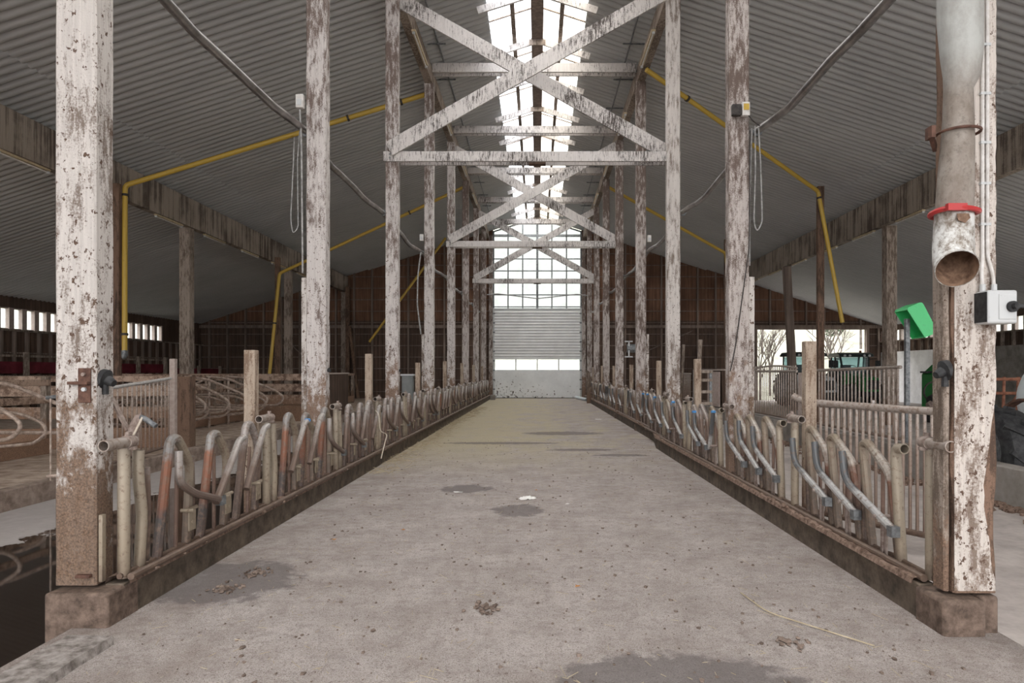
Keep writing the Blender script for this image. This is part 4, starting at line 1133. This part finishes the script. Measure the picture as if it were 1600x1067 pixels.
def tractor(x, y, rz, label, hoodmat):
    r = root('tractor', (x, y, -.12), label, 'tractor', None, 'thing', rz)
    # front towards -y
    for sx in (-1, 1):
        wheel(r, (sx * .82, .55, .82), .82, .46, 22, 'rear_wheel'); wheel(r, (sx * .78, -1.75, .55), .55, .36, 18, 'front_wheel')
        MB().prism([(.55 + .95 * math.cos(a), .82 + .95 * math.sin(a)) for a in [math.radians(20 + 14 * i) for i in range(11)]] + [(.55 + .9 * math.cos(a), .82 + .9 * math.sin(a)) for a in [math.radians(160 - 14 * i) for i in range(11)]], 'x', sx * .62 - .22, sx * .62 + .22).build('fender', M['dark_paint'], r)
    b = MB(); b.prism([(-2.35, .75), (-2.35, 1.2), (-2.2, 1.42), (-.5, 1.62), (-.5, .75)], 'x', -.36, .36); b.build('bonnet', M[hoodmat], r, .05)
    MB().box(-.3, .3, -2.365, -2.345, .85, 1.3).build('grille', M['black'], r)
    b = MB(); b.box(-.3, .3, -2.2, 1.1, .5, .85); b.box(-.85, .85, -1.82, -1.68, .48, .62); b.build('chassis', M['black'], r)
    MB().prism([(-.5, .9), (-.55, 1.6), (.95, 1.6), (1.0, .9)], 'x', -.62, .62).build('cab_base', M[hoodmat], r, .03)
    b = MB()
    for sx in (-1, 1):
        b.beam((sx * .62, -.52, 1.55), (sx * .70, -.30, 2.45), .07, .07); b.beam((sx * .70, .35, 1.55), (sx * .72, .35, 2.45), .06, .06); b.beam((sx * .66, .98, 1.55), (sx * .70, .85, 2.45), .07, .07)
    b.build('cab_pillar', M['dark_paint'], r)
    b = MB(); b.prism([(-.62, 2.44), (-.52, 2.58), (-.2, 2.66), (.8, 2.64), (1.02, 2.5), (1.0, 2.44)], 'x', -.84, .84); b.build('cab_roof', M['dark_paint'], r, .06)
    b = MB()
    b.hexa([(-.6, -.50, 1.62), (.6, -.50, 1.62), (.6, -.49, 1.62), (-.6, -.49, 1.62), (-.66, -.31, 2.42), (.66, -.31, 2.42), (.66, -.30, 2.42), (-.66, -.30, 2.42)])
    b.hexa([(-.6, .95, 1.62), (.6, .95, 1.62), (.6, .96, 1.62), (-.6, .96, 1.62), (-.66, .84, 2.42), (.66, .84, 2.42), (.66, .85, 2.42), (-.66, .85, 2.42)])
    for sx in (-1, 1): b.hexa([(sx * .64, -.45, 1.62), (sx * .65, -.45, 1.62), (sx * .65, .9, 1.62), (sx * .64, .9, 1.62), (sx * .70, -.28, 2.42), (sx * .71, -.28, 2.42), (sx * .71, .82, 2.42), (sx * .70, .82, 2.42)])
    b.build('cab_glass', M['glass'], r)
    b = MB()
    for sx in (-1, 1):
        b.tube([(sx * .7, -.35, 2.3), (sx * 1.0, -.55, 2.35), (sx * 1.02, -.56, 2.2)], .015, 6); b.box(sx * 1.02 - .11, sx * 1.02 + .11, -.6, -.55, 1.9, 2.25)
    b.build('mirror', M['black'], r)
    b = MB(); b.tube([(.42, -.75, 1.5), (.42, -.75, 2.4)], .045, 10); b.build('exhaust', M['steel'], r)
    b = MB()
    for xx in (-.6, -.35, .35, .6): b.tube([(xx, -.60, 2.5), (xx, -.66, 2.5)], .06, 10)
    b.build('work_lamp', M['grey_box'], r)
    b = MB(); b.box(-.25, .25, .4, .85, 1.35, 1.5); b.box(-.25, .25, .75, .88, 1.5, 2.05); b.build('seat', M['black'], r)
    b = MB(); ring = [(.2 * math.cos(a), -.1 + .1 * math.sin(a), 1.85 + .17 * math.sin(a)) for a in [2 * math.pi * i / 16 for i in range(17)]]; b.tube(ring, .018, 6); b.tube([(0, -.1, 1.85), (0, -.35, 1.5)], .03, 8); b.build('steering_wheel', M['black'], r)
    return r
tractor(13.1, 33.4, .08, 'tractor with a dark cab roof behind the leaning log post, left of the two', 'white_paint')
tr = tractor(15.95, 34.6, -.05, 'tractor with a dark cab roof by the open gateway, right of the two', 'green_paint')
MB().tube([(.62, .5, 2.6), (.62, .5, 2.78)], .06, 10).build('beacon', M['orange_metal'], tr)

# green machine near the white wall
r = root('forage_machine', (14.0, 22.5, -.12), 'dark green farm machine with black roller beside the white wall', 'machine', None, 'thing')
b = MB(); b.prism([(-.95, .5), (-.95, 1.62), (-.6, 1.95), (1.0, 2.05), (1.0, .5)], 'y', 0, .7); b.build('body', M['green_paint'], r, .03)
b = MB(); b.prism([(-.75, 1.2), (-.75, 1.38), (1.05, 1.48), (1.05, 1.3)], 'y', -.012, 0); b.build('side_stripe', M['grey_box'], r)
b = MB(); b.tube([(-.55, -.28, .86), (-1.15, -.28, .62)], [.40, .30], 20); b.build('roller', M['black'], r, .02)
b = MB(); b.tube([(-1.15, -.28, .62), (-1.28, -.28, .57)], [.16, .12], 12); b.build('roller_hub', M['clamp'], r)
b = MB(); b.tube(fillet([(-.9, -.05, 1.4), (-1.25, -.1, 1.3), (-1.35, -.1, .95), (-1.1, -.15, .7), (-.9, -.1, .8)], .2), .03, 8); b.tube(fillet([(-.6, .1, 1.9), (-.75, .05, 2.2), (-.3, .05, 2.45), (.3, .1, 2.1)], .2), .03, 8); b.build('hose', M['dark_cable'], r)
MB().box(-.85, -.65, 0, .65, 0, .5).build('leg', M['black'], r); MB().box(.75, .95, 0, .65, 0, .5).build('leg', M['black'], r); MB().box(-1.05, -.55, .2, .6, 1.66, 1.72).build('shelf', M['black'], r)

# slurry tanker, half outside the frame on the right
r = root('slurry_tanker', (7.62, 10.6, -.12), 'white domed slurry tanker with a lugged tyre behind the right kerb', 'tanker', None, 'thing')
prof = [(-.72, .0), (-.70, .22), (-.62, .45), (-.48, .62), (-.28, .74), (0, .80), (2.4, .80), (2.7, .6), (2.85, 0.01)]
b = MB(); b.tube([(p[0] + .75, 0, 1.28) for p in prof], [max(.002, p[1]) for p in prof], 32); b.build('tank', M['white_paint'], r)
b = MB(); b.tube([(.735, 0, 1.28), (.765, 0, 1.28)], .815, 32); b.build('seam', M['steel'], r)
wheel(r, (-1.12, -1.0, .60), .62, .46, 20, 'wheel')
wheel(r, (1.6, -1.0, .62), .62, .5, 20, 'wheel')
pf = [(-1.0 + .72 * math.cos(a), .62 + .72 * math.sin(a)) for a in [math.radians(10 + 12 * i) for i in range(14)]]
pf += [(-1.0 + .69 * math.cos(a), .62 + .69 * math.sin(a)) for a in [math.radians(166 - 12 * i) for i in range(14)]]
b = MB(); b.prism(pf, 'x', -.78, -.64); b.build('fender', M['rust'], r)
b = MB(); b.box(-1.1, 2.2, -1.05, -.93, .55, .68); b.box(-.6, 2.4, -.45, .45, .42, .56); b.box(-.75, -.45, -.9, .3, .3, .6); b.build('chassis', M['black'], r)
# orange implement frame behind the tanker
r = root('orange_frame', (10.0, 14.6, -.12), 'orange tubular implement frame standing behind the slurry tanker', 'implement', None, 'thing')
b = MB()
for z in (.9, 1.25, 1.55): b.tube([(-.7, 0, z), (1.0, 0, z)], .035, 8)
for x in (-.4, -.05, .25, .7): b.tube([(x, .02, 0), (x + .05, .02, 1.6)], .03, 8)
b.beam((-.5, -.05, .3), (.5, -.05, 1.5), .05, .05); b.build('frame', M['orange_metal'], r)

# electric motor on a bracket, ladder rack behind third right post
r = root('winch_motor', (2.98, 22.3, 2.35), 'dark winch motor on a bracket by the fifth right post', 'motor', None, 'thing')
MB().tube([(-.05, 0, 0), (.30, 0, 0)], .14, 14).build('motor_body', M['steel'], r)
b = MB(); b.box(-.14, .12, -.12, -.09, .20, .24); b.box(-.14, .12, -.12, -.09, -.3, -.26); b.box(-.02, .02, -.12, -.08, -.3, .24); b.build('bracket', M['grey_box'], r)
MB().box(-.12, .02, .06, .55, -.1, .1).build('mount', M['wall_dark'], r)
r = root('slatted_rack', (3.55, 14.6, -.12), 'grey slatted rack standing just left of the third right post', 'rack', None, 'thing')
b = MB()
for z in (.5, .75, 1.0, 1.25, 1.5, 1.68): b.box(-.2, .2, 0, .05, z, z + .06)
b.build('slat', M['plain_timber'], r); b = MB(); b.box(-.2, -.15, .05, .1, 0, 1.75); b.box(.15, .2, .05, .1, 0, 1.75); b.build('upright', M['steel'], r)
for (x, y, zt_, lab) in ((3.75, 16.2, 2.35, 'thin pale stake standing left of the third right post'), (5.35, 25.5, 2.6, 'leaning pale pole behind the square fence post on the right')):
    o = MB().tube([(0, 0, 0), (.12, 0, zt_ + .12)], .05, 8).build('pole', M['plain_timber'], None, 0, (x, y, -.12)); tag(o, lab, 'pole', None, 'thing')
# leftover plank post at the far right end of the fence
o = MB().hexa([(2.48, 34.0, 0), (2.80, 34.0, 0), (2.80, 34.2, 0), (2.48, 34.2, 0), (2.42, 34.0, 1.7), (2.62, 34.0, 1.55), (2.62, 34.2, 1.55), (2.42, 34.2, 1.7)]).build('split_stump', M['plain_timber']); tag(o, 'pale split timber stump in front of the right fence by the door', 'post', None, 'thing')
o = MB().tube([(2.25, 39.6, .09), (2.62, 36.3, .09)], .085, 14, True, .85).build('drain_pipe', M['white_paint']); tag(o, 'white plastic pipe lying at the right foot of the door', 'pipe', None, 'thing')
o = MB().box(-2.62, -2.35, 38.0, 38.45, 0, .28).build('concrete_block', M['grey_concrete'], None, .02); tag(o, 'small concrete block at the left foot of the door', 'block', None, 'thing')

# ------------------------------------------------------------------ loose things on the floor
r = root('edge_plank', (0, 0, 0), 'thick grey plank lying on the alley edge at the bottom left', 'plank', None, 'thing')
b = MB(); vs = []; fs = []; n = 16
for i in range(n + 1):
    y = 2.3 + (4.0 - 2.3) * i / n
    e = .012 * mnoise.noise(V((y * 5, 2, 1)))
    for x, z in ((-2.76, 0.), (-2.48 + e, 0.), (-2.49 + e, .05), (-2.75, .055)): vs.append((x, y, z))
for i in range(n):
    for k in range(4): fs.append((i * 4 + k, i * 4 + (k + 1) % 4, (i + 1) * 4 + (k + 1) % 4, (i + 1) * 4 + k))
fs += [(3, 2, 1, 0), tuple(n * 4 + k for k in range(4))]
b.add(vs, fs).build('plank', M['plank'], r)
def debris(name, n, mat, label, fn, cat, seed):
    rr = random.Random(seed); b = MB()
    for i in range(n): fn(b, rr, i)
    return tag(b.build(name, mat), label, cat, None, 'stuff')
def rnd_floor(rr, ymin=2.9, ymax=16., p=1.7):
    y = ymin + (ymax - ymin) * rr.random() ** p
    return rr.uniform(-2.45, 2.35), y
def crumb(b, rr, i):
    x, y = rnd_floor(rr)
    b.lump((x, y, .003), rr.choice((.003, .004, .005, .005, .006, .008, .011, .014)) * rr.uniform(.7, 1.3), i, (1, 1.4, .55), .4, 5, 3)
debris('dung_crumbs', 1500, M['kerb'], 'dark dung crumbs scattered over the alley floor', crumb, 'debris', 1)
def straw(b, rr, i):
    x, y = rnd_floor(rr, 2.9, 20., 1.5); a = rr.uniform(0, 3.14); L = rr.choice((.012, .016, .02, .025, .03, .05)) * rr.uniform(.6, 1.2)
    d = V((math.cos(a), math.sin(a), 0)) * L
    b.beam(V((x, y, .006)) - d, V((x, y, .006 + rr.uniform(0, .012))) + d, .0022, .0022)
debris('straw', 1000, M['straw'], 'short straw bits scattered over the alley floor', straw, 'straw', 2)
def hay(b, rr, i):
    y = rr.uniform(10.5, 30); x = -2.62 + abs(rr.gauss(0, .22)); a = rr.uniform(0, 3.14); L = rr.uniform(.04, .12)
    d = V((math.cos(a), math.sin(a), rr.uniform(-.2, .3))) * L
    b.beam(V((x, y, .03)) - d, V((x, y, .03)) + d, .006, .005)
debris('hay', 900, M['straw'], 'loose hay gathered along the foot of the left curb', hay, 'hay', 3)
def clod(b, rr, i):
    cx, cy = rr.choice(((.05, 3.35), (2.3, 3.35), (-.35, 4.6), (1.5, 4.0), (-2.3, 5.0), (-2.2, 5.4)))
    b.lump((cx + rr.gauss(0, .05), cy + rr.gauss(0, .05), .008), rr.uniform(.008, .02), i, (1, 1.2, .6), .5, 6, 4)
debris('dirt', 170, M['kerb'], 'small heaps of muddy dirt on the alley floor', clod, 'dirt', 4)
def rubble(b, rr, i):
    y = rr.uniform(6, 18); x = 5.98 - abs(rr.gauss(0, .16))
    b.lump((x, y, -.11), rr.uniform(.02, .06), i, (1, 1.1, .7), .5, 6, 4)
debris('rubble', 420, M['mud'], 'crumbling muddy rubble along the foot of the right kerb', rubble, 'rubble', 6)
for i, (x, y, a, lab) in enumerate(((-1.92, 6.46, .3, 'orange leaf on the floor near the left curb'), (-1.35, 6.85, 1.1, 'orange leaf left of the wet patches'), (.30, 5.05, 2., 'orange leaf on the floor right of centre'), (-.02, 9.15, .6, 'orange leaf beside the pale crumpled scrap'))):
    b = MB(); pr_ = [(0, .03), (.012, .012), (.026, .010), (.014, -.006), (.012, -.026), (0, -.016), (-.012, -.026), (-.014, -.006), (-.026, .010), (-.012, .012)]
    vs = [(p[0], p[1], .008 + .010 * abs(p[0]) / .026) for p in pr_] + [(p[0], p[1], .0095 + .010 * abs(p[0]) / .026) for p in pr_]
    n = 10; fs = [tuple(range(n - 1, -1, -1)), tuple(range(n, 2 * n))] + [(k, (k + 1) % n, n + (k + 1) % n, n + k) for k in range(n)]
    b.add(vs, fs); o = b.build('dry_leaf', M['leaf'], None, 0, (x, y, 0)); o.rotation_euler = (0, 0, a); o.scale = (.9,) * 3; tag(o, lab, 'leaf', 'orange leaves on the floor', 'thing')
b = MB(); n = 10; vs = []; fs = []
for i in range(n + 1):
    for j in range(7):
        u, w = i / n - .5, j / 6 - .5
        vs.append((u * .22, w * .16 * (1 - abs(u)), max(.004, .035 * (1 - 3.4 * w * w) * (1 - 3.2 * u * u) + .022 * mnoise.noise(V((u * 9, w * 9, 3))))))
for i in range(n):
    for j in range(6): fs.append((i * 7 + j, (i + 1) * 7 + j, (i + 1) * 7 + j + 1, i * 7 + j + 1))
b.add(vs, fs); o = b.build('paper_scrap', M['paper'], None, 0, (-.12, 8.55, 0)); m_ = o.modifiers.new('t', 'SOLIDIFY'); m_.thickness = .003; o.rotation_euler = (0, 0, .35)
tag(o, 'crumpled white scrap lying on the alley floor above the wet patch', 'scrap', None, 'thing')
for i, (x, y, lab) in enumerate(((2.0, 22.6, 'flat white scrap by the right curb far down the alley'), (-1.05, 9.0, 'thin white smear-like scrap left of the wet patch'), (.36, 8.2, 'tiny white chip right of the crumpled scrap'))):
    b = MB().lump((0, 0, .008), .09 if i == 0 else (.05 if i == 1 else .025), i + 3, (1.2, .8, .16), .4, 8, 4); o = b.build('paper_scrap', M['paper'], None, 0, (x, y, 0)); tag(o, lab, 'scrap', None, 'thing')
# twine hanging on the left fence and long straws
o = MB().tube(fillet([(-2.68, 11.3, .95), (-2.6, 11.2, .9), (-2.56, 11.1, .62), (-2.48, 11.3, .56), (-2.46, 11.0, .44), (-2.47, 10.8, .22)], .1), .009, 6).build('twine', M['twine']); tag(o, 'pale twine hanging from the left feed fence over the curb', 'twine', None, 'thing')
o = MB().tube(fillet([(1.46, 4.9, .012), (1.52, 4.5, .012), (1.95, 3.95, .012)], .1), .004, 6).build('straw_stalk', M['straw']); tag(o, 'long bent straw stalk on the floor by the right curb', 'straw', None, 'thing')

# ------------------------------------------------------------------ outdoors beyond the far openings
b = MB(); nx, ny = 40, 30; vs = []; fs = []
for j in range(ny + 1):
    for i in range(nx + 1):
        x = -75 + 150 * i / nx; y = Y1 + .6 + 75 * j / ny
        h = max(0, (y - 50)) * .48 + 1.4 * mnoise.noise(V((x * .06, y * .06, 0))) * min(1, max(0, (y - 46) / 10))
        vs.append((x, y, -.35 + h))
for j in range(ny):
    for i in range(nx): fs.append((j * (nx + 1) + i, j * (nx + 1) + i + 1, (j + 1) * (nx + 1) + i + 1, (j + 1) * (nx + 1) + i))
b.add(vs, fs); o = b.build('hillside', M['field']); tag(o, 'pale grassy hillside outside the open gateway', 'hill', None, 'structure')
for s, x0, x1 in ((-1, -75, XL - .2), (1, XR + .2, 75)):
    o = MB().box(x0, x1, -3, Y1 + .6, -.7, -.36).build('ground', M['field']); tag(o, 'pale ground outside the %s wall' % ('left' if s < 0 else 'right'), 'ground', None, 'structure')
def tree(x, y, z, h, seed, label, green=False):
    rr = random.Random(seed); b = MB(); tips = []
    def grow(p, d, L, r_, lv):
        e = p + d * L
        b.tube([p, p.lerp(e, .5) + V((rr.uniform(-.03, .03) * L, 0, 0)), e], [r_, r_ * .85, r_ * .65], 5 if lv > 1 else 7)
        if lv >= 4: tips.append(e); return
        for q in range(3 if lv else 4):
            dd = (d + V((rr.uniform(-.75, .75), rr.uniform(-.75, .75), rr.uniform(-.05, .5)))).normalized()
            grow(p.lerp(e, rr.uniform(.55, 1)), dd, L * rr.uniform(.55, .8), r_ * .6, lv + 1)
    grow(V((0, 0, 0)), V((0, 0, 1)), h * .36, h * .014, 0)
    r = root('bare_tree' if not green else 'leafy_tree', (x, y, z), label, 'tree', 'trees on the hillside', 'thing')
    b.build('branches', M['bark'], r)
    if green:
        c = MB()
        for i, t_ in enumerate(tips):
            for q in range(5):
                p = t_ + V((rr.gauss(0, .35), rr.gauss(0, .35), rr.gauss(0, .3)))
                c.lump(p, rr.uniform(.08, .2), i * 7 + q, (1, 1, .5), .5, 5, 3)
        c.build('crown', M['needles'], r)
for i, (x, y, h, g_, lab) in enumerate(((15.0, 46, 6.0, 0, 'bare tree seen left in the open gateway'), (16.9, 49.5, 7.0, 0, 'bare tree seen in the middle of the open gateway'), (20.5, 47, 6.5, 0, 'bare tree seen near the right gateway jamb'),
                          (23.0, 53.5, 7.5, 1, 'leafy tree seen through the right half of the gateway'), (27.5, 58, 8., 1, 'second leafy tree farther up the hillside right of the gateway'), (18.8, 57, 7., 0, 'bare tree high on the hillside above the right tractor'), (13.6, 49, 5., 0, 'small bare tree behind the left gateway jamb'))):
    tree(x, y, -.35 + max(0, y - 50) * .48, h, i + 40, lab, g_)

# ------------------------------------------------------------------ light, world, camera
w = bpy.data.worlds.new('overcast'); sc.world = w; w.use_nodes = True
nt = w.node_tree; bg = nt.nodes['Background']
tc = nt.nodes.new('ShaderNodeTexCoord'); sp = nt.nodes.new('ShaderNodeSeparateXYZ'); nt.links.new(tc.outputs['Generated'], sp.inputs[0])
mr = nt.nodes.new('ShaderNodeMapRange'); nt.links.new(sp.outputs['Z'], mr.inputs[0]); mr.inputs[1].default_value = 0; mr.inputs[2].default_value = 1
mx = nt.nodes.new('ShaderNodeMix'); mx.data_type = 'RGBA'; nt.links.new(mr.outputs[0], mx.inputs[0])
mx.inputs[6].default_value = (.42, .425, .44, 1); mx.inputs[7].default_value = (3.0, 3.0, 3.05, 1)
nt.links.new(mx.outputs[2], bg.inputs[0]); bg.inputs[1].default_value = 1.0

sun = bpy.data.lights.new('hazy_daylight', 'SUN'); sun.energy = .5; sun.angle = math.radians(70); sun.color = (1, .97, .94)
so = bpy.data.objects.new('hazy_daylight', sun); COL.objects.link(so); so.location = (0, -20, 12)
so.rotation_euler = (math.radians(90 - 24), 0, math.radians(0))
cam = bpy.data.cameras.new('camera'); co = bpy.data.objects.new('camera', cam); COL.objects.link(co)
co.location = (0, 0, 1.6); co.rotation_euler = (math.radians(90), 0, 0)
cam.lens = 24; cam.sensor_width = 36; cam.shift_x = -39.5 / 1600; cam.shift_y = 46.5 / 1600; cam.clip_start = .05; cam.clip_end = 300
sc.camera = co
vs_ = sc.view_settings
vs_.view_transform = 'Standard'; vs_.look = 'None'; vs_.gamma = 1; vs_.exposure = 1.92
try: vs_.use_curve_mapping = False
except Exception: pass
sc.cycles.diffuse_bounces = 6; sc.cycles.max_bounces = 14; sc.cycles.transparent_max_bounces = 16
